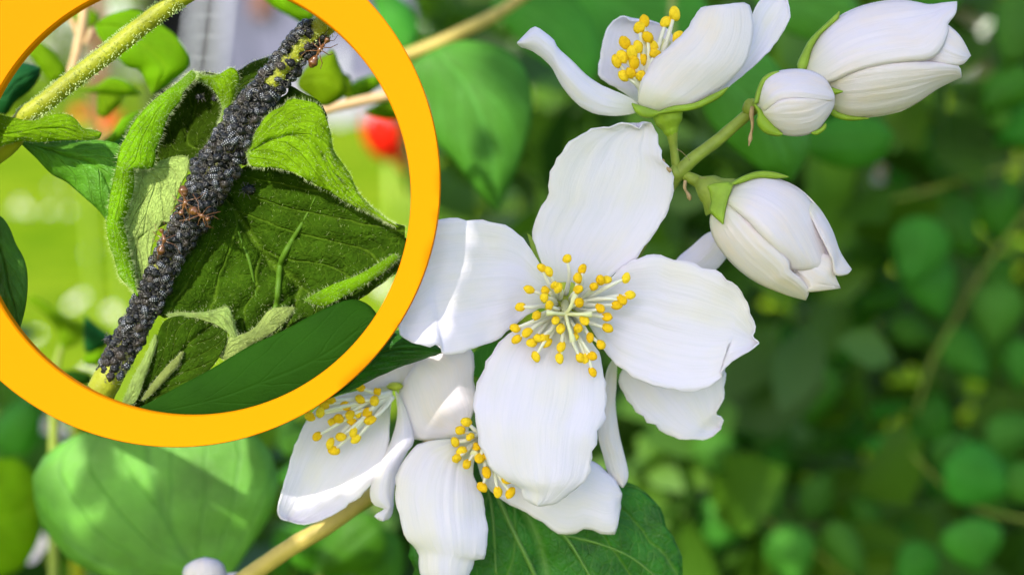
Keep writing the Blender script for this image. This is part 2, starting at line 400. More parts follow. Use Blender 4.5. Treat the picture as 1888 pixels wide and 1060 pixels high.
def mass_mat(name, a, b, thin=.3):
    t = NT(name); g = t.n('ShaderNodeNewGeometry').outputs['Random Per Island']
    c = t.mix(g, a, b); t.l(c, t.b.inputs['Base Color']); t.b.inputs['Roughness'].default_value = .45; t.b.inputs['Specular IOR Level'].default_value = .35
    t.thin(c, thin); return t.m
def rdir(): 
    while True:
        v = Vector((random.uniform(-1, 1), random.uniform(-1, 1), random.uniform(-1, 1)))
        if .05 < v.length < 1: return v.normalized()
def in_gap(p, margin):                 # the opening in the shrub towards the lawn
    q = CM.inverted() @ p
    if q.z > -.05: return False
    return math.dist((q.x / -q.z * FPX + 944, -q.y / -q.z * FPX + 530), (345, 355)) < 448 + margin
sp = []
while len(sp) < 9000:
    d = random.uniform(.42, 1.5); px = random.uniform(-500, 2700); py = random.uniform(-900, 1700)
    p = C(px, py, d)
    if p.z < .05 or in_gap(p, 2100 * .012 / d + 8): continue
    if px < 700 and py < 500: continue
    if px < 800 and d > 1.0: continue
    gap = noise.noise(p * 7) 
    if gap < -.12: continue
    L = random.uniform(.018, .042)
    sp.append((p, rdir() + Vector((0, -.2, -.3)), (rdir() + Vector((-.2, -.7, .7))), L, L * random.uniform(.5, .75)))
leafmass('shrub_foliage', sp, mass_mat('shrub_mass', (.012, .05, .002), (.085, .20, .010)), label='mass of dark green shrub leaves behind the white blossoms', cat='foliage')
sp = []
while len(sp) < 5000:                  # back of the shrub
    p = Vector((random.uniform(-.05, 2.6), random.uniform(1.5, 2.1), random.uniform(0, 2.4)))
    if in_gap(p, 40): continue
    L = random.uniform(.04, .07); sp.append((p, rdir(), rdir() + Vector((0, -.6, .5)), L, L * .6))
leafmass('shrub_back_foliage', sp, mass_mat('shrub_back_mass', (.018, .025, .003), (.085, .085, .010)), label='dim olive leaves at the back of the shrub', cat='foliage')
sp = []
while len(sp) < 3500:                  # boundary hedge beyond the lawn
    p = Vector((random.uniform(-16, 6), random.uniform(24.5, 26), random.uniform(0, 4.5)))
    L = random.uniform(.3, .5); sp.append((p, rdir(), rdir() + Vector((0, -.6, .6)), L, L * .6))
leafmass('boundary_hedge', sp, mass_mat('hedge_mass', (.07, .15, .008), (.22, .32, .015)), label='yellow-green hedge along the far edge of the lawn', cat='hedge')
# ------------------------------------------------------------------ flowers of the mock orange
def stamen(parent, base, tipp, size, bend=0.0):
    """filament from base to tip, both world points, with a yellow anther on its end"""
    mid = base.lerp(tipp, .55) + TOW * (bend + random.uniform(-.0004, .0006)) + RIGHT * random.uniform(-.0004, .0004) + UP * random.uniform(-.0004, .0004)
    st = tube('stamen', [base, mid, tipp], [size * .27, size * .23, size * .15], FILA, parent, 6, n=5)
    d = (tipp - mid).normalized(); a = (d + RIGHT * random.uniform(-.9, .9) + UP * random.uniform(-.9, .9)).normalized()
    v, f = lump(tipp, a, size * random.uniform(.56, .68), size * random.uniform(.44, .52), size * .45, .18, 8, 12, .28)
    obj('anther', v, f, ANTH, st)
def flower(name, centre, label, petals, mat=PET):
    o = thing(name, C(*centre), label, 'flower', 'white mock orange flowers')
    for kw in petals: sheet('petal', o, mat=kw.pop('mat', mat), **kw)
    return o
D = 0.1795
main = flower('mock_orange_flower', (1045, 560, D + .004), 'fully open four-petalled white flower showing a full ring of yellow stamens', [
    dict(outline=[(1046, 548)] + z4((615, 610), (575, 520), (556, 450), (575, 375), (605, 315), (622, 285), (618, 245), (640, 175), (690, 100), (760, 50), (820, 32), (850, 35), (890, 17), (940, 22), (972, 38), (1000, 12), (1025, 25), (1045, 70), (1060, 150), (1095, 200), (1108, 245), (1100, 320), (1070, 390), (1020, 460), (965, 535), (900, 585), (820, 640)), tip=(1178, 236), d0=D + .0035, zp=[-1.5, -1, -.4, .3, .8, .4], cup=1.1, ruff=.5, fine=.12, nu=44, nv=30, rag=1.2),
    dict(outline=[(1040, 556)] + z4((640, 630), (590, 575), (530, 480), (480, 430), (400, 400), (300, 390), (200, 395), (135, 420), (98, 480), (54, 570), (30, 680), (22, 770), (34, 812), (45, 850), (100, 875), (150, 888), (195, 885), (210, 920), (300, 905), (400, 870), (460, 830), (500, 790), (600, 730)), tip=(732, 590), d0=D + .0035, zp=[-1.5, -.6, .8, 2.4, 3.8, 4.6], cup=.7, ruff=.5, fine=.14, nu=44, nv=30, rag=1.0),
    dict(outline=[(1055, 560)] + z4((800, 650), (860, 620), (900, 580), (960, 545), (1060, 530), (1090, 545), (1200, 570), (1280, 605), (1350, 650), (1395, 720), (1410, 770), (1425, 810), (1418, 845), (1440, 872), (1400, 905), (1340, 940), (1290, 985), (1304, 992), (1270, 1030), (1220, 1052), (1120, 1055), (1000, 1025), (900, 975), (850, 920), (810, 860), (760, 780)), tip=(1399, 631), d0=D + .003, zp=[-1.5, -.6, .6, 1.4, 1.2, .2], cup=.8, ruff=.6, fine=.15, nu=44, nv=30, rag=1.2),
    dict(outline=[(1040, 572)] + z5((960, 10), (870, 80), (820, 170), (790, 260), (785, 330), (800, 430), (835, 530), (900, 590), (960, 625), (985, 670), (1030, 695), (1090, 690), (1150, 650), (1220, 590), (1250, 480), (1265, 410), (1290, 360), (1300, 280), (1285, 180), (1270, 110), (1200, 10)), tip=(995, 932), d0=D + .001, zp=[-2.0, -.4, 1.6, 2.8, 2.6, 1.0], cup=-.9, ruff=.5, fine=.14, nu=44, nv=30, rag=1.2),
])
v, f = lump(C(1042, 560, D + .0046), TOW, .0014, .0030, .0030, .05); obj('disc', v, f, DISC, main)
cen = (1041, 566)
pst = tube('pistil', [C(1042, 560, D + .003), C(1042, 572, D), C(1043, 579, D - .0022)], [.0006, .0005, .00045], STYL, main, 8)
for q, w in ((z8((610, 395))[0], .0), (z8((412, 515))[0], .0006), (z8((722, 527))[0], .0008), (z8((592, 718))[0], .001)):
    e = C(q[0], q[1], D - .003 - w); b = C(1043, 579, D - .002)
    tube('stigma', [b, b.lerp(e, .35) + TOW * .0007 + RIGHT * random.uniform(-.0004, .0004), b.lerp(e, .7) + TOW * .0006, e], [.00026, .00024, .00042], STYL, pst, 7)
for x, y in z8((551, 140), (377, 205), (424, 231), (656, 215), (626, 277), (628, 354), (287, 355), (399, 365), (490, 345), (468, 328), (391, 412), (427, 465), (226, 476), (338, 536), (188, 625), (273, 654), (200, 702), (304, 727), (350, 695), (392, 690), (408, 727), (333, 823), (470, 571), (507, 628), (511, 753), (499, 835), (636, 447), (672, 570), (627, 625), (605, 684), (711, 690), (788, 739), (641, 830), (677, 830), (727, 819), (729, 930), (738, 335), (785, 290), (825, 287), (963, 275), (990, 394), (934, 427), (899, 462), (781, 486), (830, 548), (833, 624)):
    dx, dy = x - cen[0], y - cen[1]; r = math.hypot(dx, dy)
    bx, by = cen[0] + dx / r * min(22, r * .4) + random.uniform(-6, 6), cen[1] + dy / r * min(22, r * .4) + random.uniform(-5, 5)
    stamen(main, C(bx, by, D + .0028), C(x, y, D - .0012 - max(0, 80 - r) * .00004 + random.uniform(-.0006, .0006)), .00116, .0012)
for tp in ((972, 430), (1105, 648), (1000, 640)):
    sheet('sepal', main, [(1040, 545), (1000, 500), (983, 470), tp, (988, 445), (1010, 480)] if tp[1] < 500 else [(1040, 580), (tp[0] - 14, tp[1] - 30), tp, (tp[0] + 12, tp[1] - 34)], tp, D + .006, [0, .3, .2, .0], SEPAL, nu=12, nv=8)

low = flower('mock_orange_flower', (885, 835, D + .012), 'half-hidden white flower with drooping petals below the fully open bloom', [
    dict(outline=z5((800, 440), (760, 400), (790, 300), (780, 200), (785, 150), (770, 90), (700, 70), (620, 90), (570, 140), (510, 220), (490, 300), (500, 370), (530, 425), (570, 442), (640, 438), (720, 434)), tip=z5((570, 140))[0], d0=D + .010, zp=[0, .6, 1.2, .8, 0], cup=-1.6, ruff=.4, fine=.1, rag=.6, mat=PETC),
    dict(outline=z5((800, 440), (700, 438), (620, 445), (560, 465), (520, 510), (490, 570), (478, 650), (495, 740), (520, 820), (550, 850), (570, 880), (580, 960), (620, 1030), (700, 1040), (760, 990), (770, 960), (790, 905), (820, 900), (835, 820), (825, 700), (800, 620), (780, 560)), tip=z5((660, 1040))[0], d0=D + .007, zp=[0, 1.5, 2.4, 2.8, 2.0, .5], cup=-1.8, ruff=.6, fine=.16, nu=44, nv=28, rag=1.2),
    dict(outline=z5((790, 500), (815, 590), (850, 640), (920, 690), (1000, 730), (1060, 770), (1110, 803), (1170, 805), (1220, 785), (1300, 808), (1335, 790), (1355, 650), (1330, 600), (1280, 550), (1240, 525), (1100, 470), (900, 440)), tip=z5((1350, 720))[0], d0=D + .0105, zp=[0, .8, 1.5, 1.8, 1.0], cup=-.8, ruff=.6, fine=.14, rag=1.2),
])
for x, y in z5((755, 373), (732, 405), (712, 450), (737, 485), (717, 513), (757, 535), (795, 468), (807, 512), (833, 567), (816, 625), (877, 643), (925, 647), (912, 595), (770, 430), (840, 500)):
    stamen(low, C(*z5((825 + random.uniform(-15, 15), 425 + random.uniform(-15, 15)))[0], D + .0085), C(x, y, D + .004 + random.uniform(-.0006, .0006)), .00126, .001)
tube('pistil', [C(*z5((815, 430))[0], D + .009), C(*z5((800, 470))[0], D + .006), C(*z5((785, 500))[0], D + .004)], [.0006, .0005, .0006], STYL, low, 8)

rear = flower('mock_orange_flower', (1185, 640, D + .013), 'white flower mostly hidden behind the fully open bloom, seen from its side petals', [
    dict(outline=[(1190, 640)] + z5((1345, 190), (1370, 270), (1420, 335), (1500, 400), (1590, 440), (1690, 435), (1740, 400), (1745, 355), (1715, 345), (1735, 310), (1750, 270), (1752, 200), (1735, 160), (1650, 100)), tip=z5((1740, 380))[0], d0=D + .0115, zp=[0, .8, 1.3, 1, -.4], cup=.9, ruff=.6, fine=.12, rag=1.5),
    dict(outline=[(1140, 650)] + z5((1300, 170), (1285, 280), (1265, 410), (1285, 500), (1310, 580), (1360, 625), (1380, 570), (1345, 420), (1330, 300), (1335, 230), (1338, 150)), tip=z5((1362, 620))[0], d0=D + .0105, zp=[0, .5, 1, .8], cup=-.9, ruff=.3, fine=.1, mat=PETC),
    dict(outline=[(1195, 620), (1215, 540), (1245, 482), (1275, 455), (1305, 430), (1335, 425), (1345, 460), (1325, 492), (1290, 520), (1240, 590)], tip=(1335, 428), d0=D + .0125, zp=[0, .5, .6, 0], cup=-.8, ruff=.3, fine=.1),
])
v, f = lump(C(1185, 635, D + .014), TOW, .003, .004, .004, .05); obj('calyx', v, f, SEPAL, rear)

left = flower('mock_orange_flower', (728, 712, D + .012), 'white flower tucked under a dark leaf, its yellow stamens spread over one long petal', [
    dict(outline=z5((470, 250), (440, 235), (300, 262), (200, 300), (130, 380), (85, 480), (65, 560), (40, 640), (28, 735), (70, 755), (130, 768), (200, 750), (290, 700), (370, 630), (430, 540), (455, 440), (458, 350)), tip=z5((60, 750))[0], d0=D + .012, zp=[0, .4, 1.0, 1.4, 1.2, .2], cup=1.6, ruff=.4, fine=.15, nu=40, nv=28, rag=.8),
    dict(outline=z5((480, 250), (490, 330), (480, 400), (440, 500), (400, 580), (383, 640), (395, 690), (440, 708), (400, 735), (432, 755), (455, 745), (470, 710), (475, 640), (490, 560), (530, 480), (552, 450), (540, 380), (510, 300)), tip=z5((432, 755))[0], d0=D + .0095, zp=[0, .8, 1.4, 1.2, .6], cup=-1.0, ruff=.4, fine=.1, rag=.6),
    dict(outline=z5((475, 240), (400, 245), (330, 240), (300, 200), (360, 130), (480, 80), (560, 90), (575, 140), (540, 200)), tip=z5((400, 100))[0], d0=D + .0125, zp=[0, .3, .5, .3], cup=.8, ruff=.3, fine=.1, mat=PETC),
])
for x, y in z5((150, 352), (190, 335), (205, 310), (230, 290), (178, 428), (228, 455), (243, 483), (240, 375), (262, 360), (288, 310), (270, 430), (317, 410), (328, 438), (305, 345), (335, 335), (372, 338), (383, 365), (345, 285), (345, 240), (310, 368), (410, 255), (400, 290)):
    stamen(left, C(*z5((462 + random.uniform(-12, 12), 265 + random.uniform(-14, 14)))[0], D + .0095), C(x, y, D + .007 + random.uniform(-.0008, .0008)), .00122, .0006)
v, f = lump(C(*z5((478, 235))[0], D + .0105), RIGHT, .0011, .0006, .0008, .1); obj('disc', v, f, DISC, left)

top = flower('mock_orange_flower', (1232, 205, D + .004), 'cup-shaped white flower seen from the side with stamens rising between its petals', [
    dict(outline=z3((500, 380), (470, 350), (430, 330), (350, 295), (300, 260), (255, 215), (205, 170), (190, 140), (165, 120), (135, 98), (115, 100), (65, 150), (80, 165), (120, 180), (180, 230), (220, 300), (270, 360), (330, 395), (400, 405), (465, 398)), tip=z3((75, 140))[0], d0=D + .003, zp=[0, .6, 1.2, 1, .3], cup=-1.0, ruff=.2, fine=.1, rag=.4),
    dict(outline=z3((500, 370), (430, 320), (350, 270), (348, 230), (360, 150), (385, 90), (430, 58), (460, 75), (520, 72), (570, 90), (610, 130), (630, 200), (600, 300), (560, 360)), tip=z3((450, 62))[0], d0=D + .009, zp=[0, -.8, -1.2, -.8, .3], cup=1.0, ruff=.5, fine=.12, rag=1.0),
    dict(outline=z3((530, 385), (490, 365), (487, 330), (500, 280), (540, 210), (610, 150), (660, 100), (690, 45), (720, 25), (750, 38), (780, 40), (810, 18), (840, 12), (870, 20), (885, 70), (885, 140), (860, 220), (800, 285), (740, 330), (660, 368), (590, 385)), tip=z3((770, 38))[0], d0=D + .0015, zp=[0, 1.6, 2.4, 2.2, .9], cup=-1.6, ruff=.3, fine=.1, rag=.8, mat=PETC),
    dict(outline=z3((700, 350), (760, 290), (820, 220), (870, 130), (885, 50), (915, 0), (960, -30), (1000, -15), (1018, 50), (1000, 100), (950, 170), (880, 240), (820, 290), (760, 335)), tip=z3((985, -25))[0], d0=D + .006, zp=[0, .2, .4, .2, -.2], cup=.6, ruff=.5, fine=.12, rag=1.2),
])
for x, y in z3((410, 215), (432, 200), (440, 150), (490, 97), (508, 75), (519, 130), (535, 160), (485, 165), (465, 185), (472, 220), (460, 255), (437, 265), (495, 265), (500, 210), (583, 78), (613, 48), (625, 132), (545, 190)):
    stamen(top, C(*z3((505 + random.uniform(-14, 20), 345))[0], D + .006), C(x, y, D + .0035 + random.uniform(-.0008, .001)), .00145, .0004)
tube('pistil', [C(*z3((520, 350))[0], D + .006), C(*z3((560, 220))[0], D + .005), C(*z3((585, 140))[0], D + .0045)], [.0006, .0005, .0007], STYL, top, 8)
sheet('sepal', top, z3((560, 392), (500, 372), (464, 362), (478, 392), (505, 410), (540, 408)), z3((464, 362))[0], D + .0005, [0, .4, .3], SEPAL, bulge=.4, nu=14, nv=8)
sheet('sepal', top, z3((540, 400), (600, 374), (680, 362), (740, 334), (800, 306), (770, 340), (730, 362), (680, 382), (610, 392)), z3((800, 306))[0], D + .0002, [0, .3, .1], SEPAL, bulge=.4, nu=16, nv=8)
tube('calyx', [C(*z3((587, 388))[0], D + .002), C(*z3((592, 420))[0], D + .002), C(*z3((600, 455))[0], D + .002), C(*z3((606, 475))[0], D + .002)], [.0021, .0018, .001, .0006], SEPAL, top, 12)
tube('stalk', [C(*z3((603, 460))[0], D + .002), C(*z3((610, 520))[0], D + .0025), C(*z3((620, 590))[0], D + .003)], [.0008, .00055, .0006], TWIG, top, 8)

# buds: overlapping petals wrapped round a hollow body
def bud(name, centre, label, front, back, d, depth, sep, stalk=None, tipb=None):
    o = thing(name, C(*centre), label, 'flower bud', 'white mock orange buds')
    sheet('petal', o, back, tipb, d, [0, 0], PETC, bulge=-depth, dome=True, nu=26, nv=20, fine=.1)
    for out, tp, kw in front:
        m = kw.pop('mat', PETC); sheet('petal', o, out, tp, d, [kw.pop('z0', 0), kw.pop('z1', 0)], m, dome=True, nu=34, nv=24, fine=.16, ruff=.12, **kw)
    for out, tp, kw in sep: sheet('sepal', o, out, tp, d, [kw.pop('z0', 0), kw.pop('z1', 0)], SEPAL, nu=14, nv=10, **kw)
    if stalk: tube('stalk', stalk[0], stalk[1], TWIG, o, 8)
    return o
dA = D + .006
bud('mock_orange_bud', (1485, 160, dA), 'large long white bud with petal tips just parting', [
    (z3((1480, 130), (1545, 85), (1565, 88), (1610, 130), (1645, 195), (1605, 228), (1500, 214), (1470, 170)), z3((1645, 195))[0], dict(tilt=(1.5, 3.0), bulge=1.0)),
    (z3((1140, 310), (1165, 268), (1230, 240), (1320, 220), (1420, 212), (1500, 216), (1565, 225), (1605, 234), (1612, 270), (1530, 310), (1440, 370), (1350, 400), (1250, 410), (1180, 395), (1150, 355)), z3((1612, 258))[0], dict(tilt=(5.0, -.3), bulge=2.2)),
    (z3((1062, 245), (1065, 225), (1075, 190), (1110, 130), (1180, 65), (1260, 25), (1350, 5), (1430, 5), (1500, 18), (1550, 12), (1597, 8), (1592, 50), (1565, 85), (1567, 110), (1548, 165), (1505, 208), (1420, 218), (1320, 232), (1230, 256), (1165, 285), (1100, 285)), z3((1597, 10))[0], dict(tilt=(-.3, 5.4), bulge=2.4)),
], z3((1070, 240), (1075, 190), (1110, 130), (1180, 65), (1260, 25), (1350, 5), (1430, 5), (1520, 30), (1560, 90), (1600, 140), (1600, 220), (1560, 270), (1440, 370), (1350, 400), (1250, 410), (1180, 395), (1120, 330)), dA, 6.5, [
    (z3((1050, 250), (1042, 225), (1060, 185), (1085, 140), (1130, 95), (1188, 42), (1180, 72), (1125, 118), (1090, 175), (1075, 240)), z3((1188, 42))[0], dict(bulge=.7, z0=1.5, z1=.2)),
    (z3((1090, 280), (1140, 300), (1200, 320), (1165, 330), (1110, 310)), z3((1200, 320))[0], dict(bulge=.5, z0=3.2, z1=4.6)),
    (z3((1130, 340), (1160, 400), (1220, 420), (1290, 414), (1230, 404), (1170, 385)), z3((1290, 414))[0], dict(bulge=.4, z0=.5)),
], ([C(1402, 193, D + .004), C(1445, 165, D + .0075), C(1490, 150, D + .0065)], [.0006, .0007, .0016]), tipb=z3((1600, 160))[0])
dB = D + .001
bud('mock_orange_bud', (1400, 195, dB), 'small round closed white bud in front of the large long bud', [
    (z3((905, 385), (900, 360), (905, 320), (925, 280), (970, 252), (1030, 243), (1090, 250), (1140, 280), (1168, 330), (1165, 350), (1120, 352), (1050, 345), (985, 352), (930, 385)), z3((1168, 335))[0], dict(tilt=(0, 3.2), bulge=1.3)),
    (z3((905, 380), (930, 388), (985, 350), (1050, 342), (1120, 346), (1168, 340), (1166, 375), (1135, 425), (1100, 460), (1040, 475), (980, 465), (930, 430), (908, 405)), z3((1168, 355))[0], dict(tilt=(3.4, 0), bulge=1.4)),
], z3((900, 360), (905, 320), (925, 280), (970, 252), (1030, 243), (1090, 250), (1140, 280), (1170, 345), (1135, 425), (1100, 460), (1040, 475), (980, 465), (930, 430), (908, 405)), dB, 4.0, [
    (z3((893, 360), (898, 325), (920, 275), (950, 255), (977, 250), (970, 265), (935, 285), (915, 325), (905, 360)), z3((977, 250))[0], dict(bulge=.6, z0=.8)),
    (z3((893, 365), (905, 400), (900, 430), (930, 465), (975, 475), (990, 468), (960, 440), (935, 410), (915, 385)), z3((990, 470))[0], dict(bulge=.7, z0=1.4, z1=1)),
    (z3((1090, 465), (1120, 450), (1140, 432), (1138, 450), (1110, 470)), z3((1140, 432))[0], dict(bulge=.3, z0=.6)),
], ([C(1392, 198, D + .003), C(1398, 194, D + .002), C(1404, 192, dB + .0006)], [.0008, .0009, .0014]), tipb=z3((1170, 345))[0])
dC = D + .001
bud('mock_orange_bud', (1318, 358, dC), 'plump white bud with a green calyx and lower petals opening', [
    (z3((960, 880), (1010, 930), (1075, 1000), (1080, 1018), (1190, 1005), (1168, 950), (1160, 890)), z3((1190, 1006))[0], dict(tilt=(2.0, 2.0), bulge=.6)),
    (z3((1060, 700), (1110, 720), (1160, 800), (1190, 880), (1229, 940), (1212, 957), (1172, 956), (1160, 900), (1110, 800)), z3((1229, 944))[0], dict(tilt=(-.2, 3.0), bulge=1.0)),
    (z3((780, 690), (800, 655), (830, 640), (900, 618), (960, 622), (1040, 655), (1090, 705), (1130, 790), (1165, 890), (1172, 930), (1130, 945), (1060, 940), (1012, 938), (1005, 910), (930, 840), (860, 765), (800, 715)), z3((1060, 945))[0], dict(tilt=(-.2, 4.9), bulge=2.4)),
    (z3((765, 700), (742, 745), (738, 790), (760, 850), (820, 925), (900, 985), (1000, 1027), (1070, 1046), (1080, 1012), (1050, 970), (1015, 942), (1008, 905), (935, 835), (860, 760), (800, 712)), z3((1072, 1046))[0], dict(tilt=(-.2, 4.6), bulge=2.0)),
], z3((770, 690), (830, 640), (900, 618), (960, 622), (1040, 655), (1110, 720), (1160, 800), (1185, 890), (1170, 970), (1080, 1000), (1000, 1020), (900, 980), (820, 920), (760, 845), (742, 770)), dC, 6.0, [
    (z3((728, 650), (760, 640), (815, 640), (800, 690), (788, 740), (782, 782), (752, 755), (735, 735), (742, 700)), z3((782, 782))[0], dict(bulge=.5, z0=1.6, z1=3.0)),
    (z3((800, 650), (840, 622), (900, 600), (960, 602), (1010, 618), (960, 624), (900, 622), (840, 640)), z3((1010, 618))[0], dict(bulge=.6, z0=1.2, z1=.4)),
], ([C(*z3((640, 608))[0], D + .003), C(*z3((690, 632))[0], D + .0022), C(*z3((735, 660))[0], dC), C(*z3((775, 690))[0], dC)], [.0006, .0008, .0019, .0030]), tipb=z3((1150, 985))[0])
small = thing('mock_orange_bud', C(378, 1050, .205), 'tiny cream bud in front of the big rounded leaf', 'flower bud', 'white mock orange buds')
for out, tp, kw in (([(392, 1085), (345, 1075), (338, 1050), (355, 1034), (378, 1027), (405, 1034), (416, 1052), (414, 1075)], (378, 1027), dict(bulge=3.0)),
                    ([(430, 1085), (405, 1068), (415, 1057), (440, 1055), (470, 1062), (470, 1085)], (440, 1055), dict(bulge=1.4)),
                    ([(392, 1085), (345, 1075), (338, 1050), (355, 1034), (378, 1027), (405, 1034), (416, 1052), (414, 1075)], (378, 1027), dict(bulge=-3.0))):
    sheet('petal', small, out, tp, .205, [0, 0], PETC, dome=True, nu=16, nv=12, **kw)

# the flowering branch with its front leaves
br = thing('flowering_branch', C(455, 1062, .212), 'green mock orange branch carrying the white flowers and buds', 'branch')
tube('twig', [C(1396, 196, D + .0035), C(1330, 253, D + .003), C(1247, 325, D + .003), C(1180, 450, D + .008), C(1080, 620, D + .015), C(900, 800, D + .020), C(740, 885, D + .022), C(610, 962, D + .022), C(455, 1062, D + .024), C(200, 1250, D + .03)], [.0007, .0008, .0009, .0009, .001, .001, .001, .00115, .00125, .0013], TWIG, br, 10, wob=.12)
tube('twig', [C(700, 900, D + .022), C(610, 965, D + .0195), C(540, 1006, D + .0195), C(455, 1064, D + .021), C(330, 1150, D + .022)], [.0009, .0012, .0013, .0013, .0014], TWIGY, br, 10, wob=.08)
for nm, pts in (('bract', z3((885, 372), (880, 400), (884, 440), (876, 480), (872, 510))), ('bract', z3((650, 630), (648, 655), (660, 680), (668, 700))), ('bract', z3((600, 600), (580, 575), (565, 555)))):
    tube(nm, [C(x, y, D + .0015 + i * .0002) for i, (x, y) in enumerate(pts)], [.0002, .00028, .00018, .00026, .0001], DRY, br, 6, wob=.9)
for p in z3((880, 375), (618, 605)):
    v, f = lump(C(*p, D + .0028), UP, .0011, .0010, .001, .3); obj('node', v, f, TWIG, br)
for (a, b) in ((z3((620, 520))[0], z3((665, 560))[0]), (z3((700, 620))[0], z3((760, 640))[0])):
    tube('fibre', [C(*a, D), C((a[0] + b[0]) / 2, (a[1] + b[1]) / 2 - 3, D), C(*b, D + .001)], [.00003, .00003], DRY, br, 4, n=3)
def vein(parent, pts, d, r=.00022, mat=None):
    tube('vein', [C(x, y, d) for x, y in pts], [r, r * .5], mat or VEIN, parent, 6, n=4)
VEIN = simple('leaf_vein', (.09, .20, .03), .5, .3, .2, 300, .2)
lf = sheet('leaf', br, z5((800, 480), (640, 620), (545, 800), (545, 900), (560, 1100), (720, 1300), (980, 1460), (1200, 1440), (1450, 1300), (1590, 1080), (1590, 965), (1570, 860), (1520, 740), (1450, 650), (1380, 605), (1250, 540), (1050, 480)), z5((980, 1460))[0], D + .0155, [0, 1, 2.2, 2.6, 2, -1], SHRUBF, cup=-2.0, pucker=.5, ruff=.8, nu=60, nv=44, rag=1.0)
lf2 = sheet('leaf', br, [(560, 690), (600, 640), (660, 612), (725, 608), (770, 622), (800, 636), (820, 648), (790, 658), (740, 675), (690, 697), (640, 722), (585, 735)], (820, 648), D + .0025, [0, 1.0, 1.4, .8, .2], SHRUBF, cup=-1.2, pucker=.3, ruff=.4, nu=40, nv=26, rag=.8)
for pts, r in ((z5((840, 560), (890, 690), (950, 820), (1020, 965), (1060, 1100)), .0004), (z5((820, 560), (850, 680), (862, 800), (870, 960)), .00025), (z5((960, 640), (1060, 740), (1150, 830), (1250, 1000)), .00025), (z5((1130, 810), (1260, 840), (1400, 900), (1520, 1000)), .0002)):
    tube('vein', drape(lf, catmull(pts, 2), r * .3), [r, r * .8], VEIN, lf, 6, n=3)
lf3 = sheet('leaf', br, [(900, 700), (870, 690), (868, 660), (885, 640), (915, 630), (935, 650), (925, 690)], (915, 630), D + .014, [0, .4, .2], SHRUB, nu=14, nv=10)
# ------------------------------------------------------------------ leaves behind the flowers
def rel(zs, ox, oy, sc): return lambda *p: [(ox + x / sc, oy + y / sc) for x, y in p]
z9 = rel(0, 0, 0, 3.533); z6b = rel(0, 0, 280, 2.523); z6 = rel(0, 1250, 500, 1.893); z7 = rel(0, 420, 0, 2.944)
def ell(cx, cy, L, W, ang, ptip=.25):
    """leaf outline of length L, width W whose tip points along ang (degrees, picture right = 0, up = 90)"""
    a = R(ang); ux, uy = math.cos(a), -math.sin(a); pts = []
    for t, w in ((0, 0), (.07, .5), (.2, .9), (.36, 1), (.55, .86), (.72, .58), (.87, .24), (1, 0)):
        pts.append((t, w))
    o = [(cx + ux * L * (t - .5) - uy * W / 2 * w * -1, cy + uy * L * (t - .5) - ux * W / 2 * w) for t, w in pts]
    o += [(cx + ux * L * (t - .5) + uy * W / 2 * w * -1, cy + uy * L * (t - .5) + ux * W / 2 * w) for t, w in pts[-2:0:-1]]
    return o, (cx + ux * L / 2, cy + uy * L / 2)
def blade(parent, outline, tip, d, mat, mm=1.0, name='leaf'):
    return sheet(name, parent, outline, tip, d, [0, .8 * mm, 1.2 * mm, .8 * mm, -.6 * mm], mat, cup=random.uniform(-2.2, -1) * mm, pucker=.25 * mm, ruff=.8 * mm, nu=22, nv=14, solid=.00025, rag=.5)
b1 = thing('leafy_branch', C(770, 98, .285), 'straw-coloured twig with big heart-shaped leaves between the yellow ring and the side-on flower', 'branch')
tube('twig', [C(700, 118, .285), C(770, 95, .285), C(850, 60, .285), C(950, 4, .29), C(1100, -120, .30), C(1300, -300, .34)], [.0012, .0013, .0013, .0012, .0012, .0015], TWIGY, b1, 8)
blade(b1, [(800, 92), (850, 76), (905, 82), (950, 105), (975, 150), (980, 210), (968, 270), (945, 330), (917, 390), (880, 352), (840, 300), (795, 255), (762, 200), (752, 130)], (917, 390), .262, SHRUB, 1.4)
blade(b1, [(690, -40), (720, -14), (755, 15), (772, 55), (765, 92), (735, 100), (700, 60)], (765, 92), .30, SHRUB)
blade(b1, [(905, 10), (940, -20), (1010, -30), (1060, 0), (1098, 60), (1108, 110), (1090, 158), (1020, 125), (960, 80)], (1090, 158), .31, SHRUB)
blade(b1, [(1000, -40), (1130, -60), (1250, -40), (1310, 20), (1290, 80), (1220, 130), (1120, 120), (1050, 60)], (1220, 130), .33, SHRUB)
b2 = thing('leafy_branch', C(1290, 120, .27), 'twig with one broad green leaf hanging behind the small round bud', 'branch')
blade(b2, [(1282, 140), (1320, 95), (1390, 85), (1450, 140), (1488, 215), (1490, 280), (1458, 334), (1400, 312), (1340, 262), (1300, 212)], (1458, 334), .252, SHRUB, 1.3)
blade(b2, [(1380, -40), (1460, -50), (1560, -20), (1590, 30), (1530, 80), (1450, 60), (1400, 20)], (1590, 40), .30, SHRUB)
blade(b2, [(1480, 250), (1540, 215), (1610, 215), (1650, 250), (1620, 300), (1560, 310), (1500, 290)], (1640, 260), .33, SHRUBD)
tube('twig', [C(1282, 140, .252), C(1240, 60, .28), C(1250, -80, .30), C(1290, -300, .33)], [.0007, .0009, .001, .0012], TWIG, b2, 8)
b3 = thing('leafy_branch', C(400, 1075, .24), 'shoot with one very big rounded leaf under the yellow ring', 'branch')
blade(b3, [(392, 1072), (300, 1075), (190, 1062), (112, 1015), (70, 940), (62, 875), (105, 822), (180, 788), (300, 770), (400, 778), (470, 800), (506, 850), (514, 905), (490, 965), (450, 1025), (425, 1058)], (262, 772), .236, leaf_mat('big_leaf', (.13, .44, .05), (.05, .20, .015), .35, .5, 3.2, 1.1, .5, .5, .45, .35, 70, thincol=(1.1, 1.3, .5)), 2)
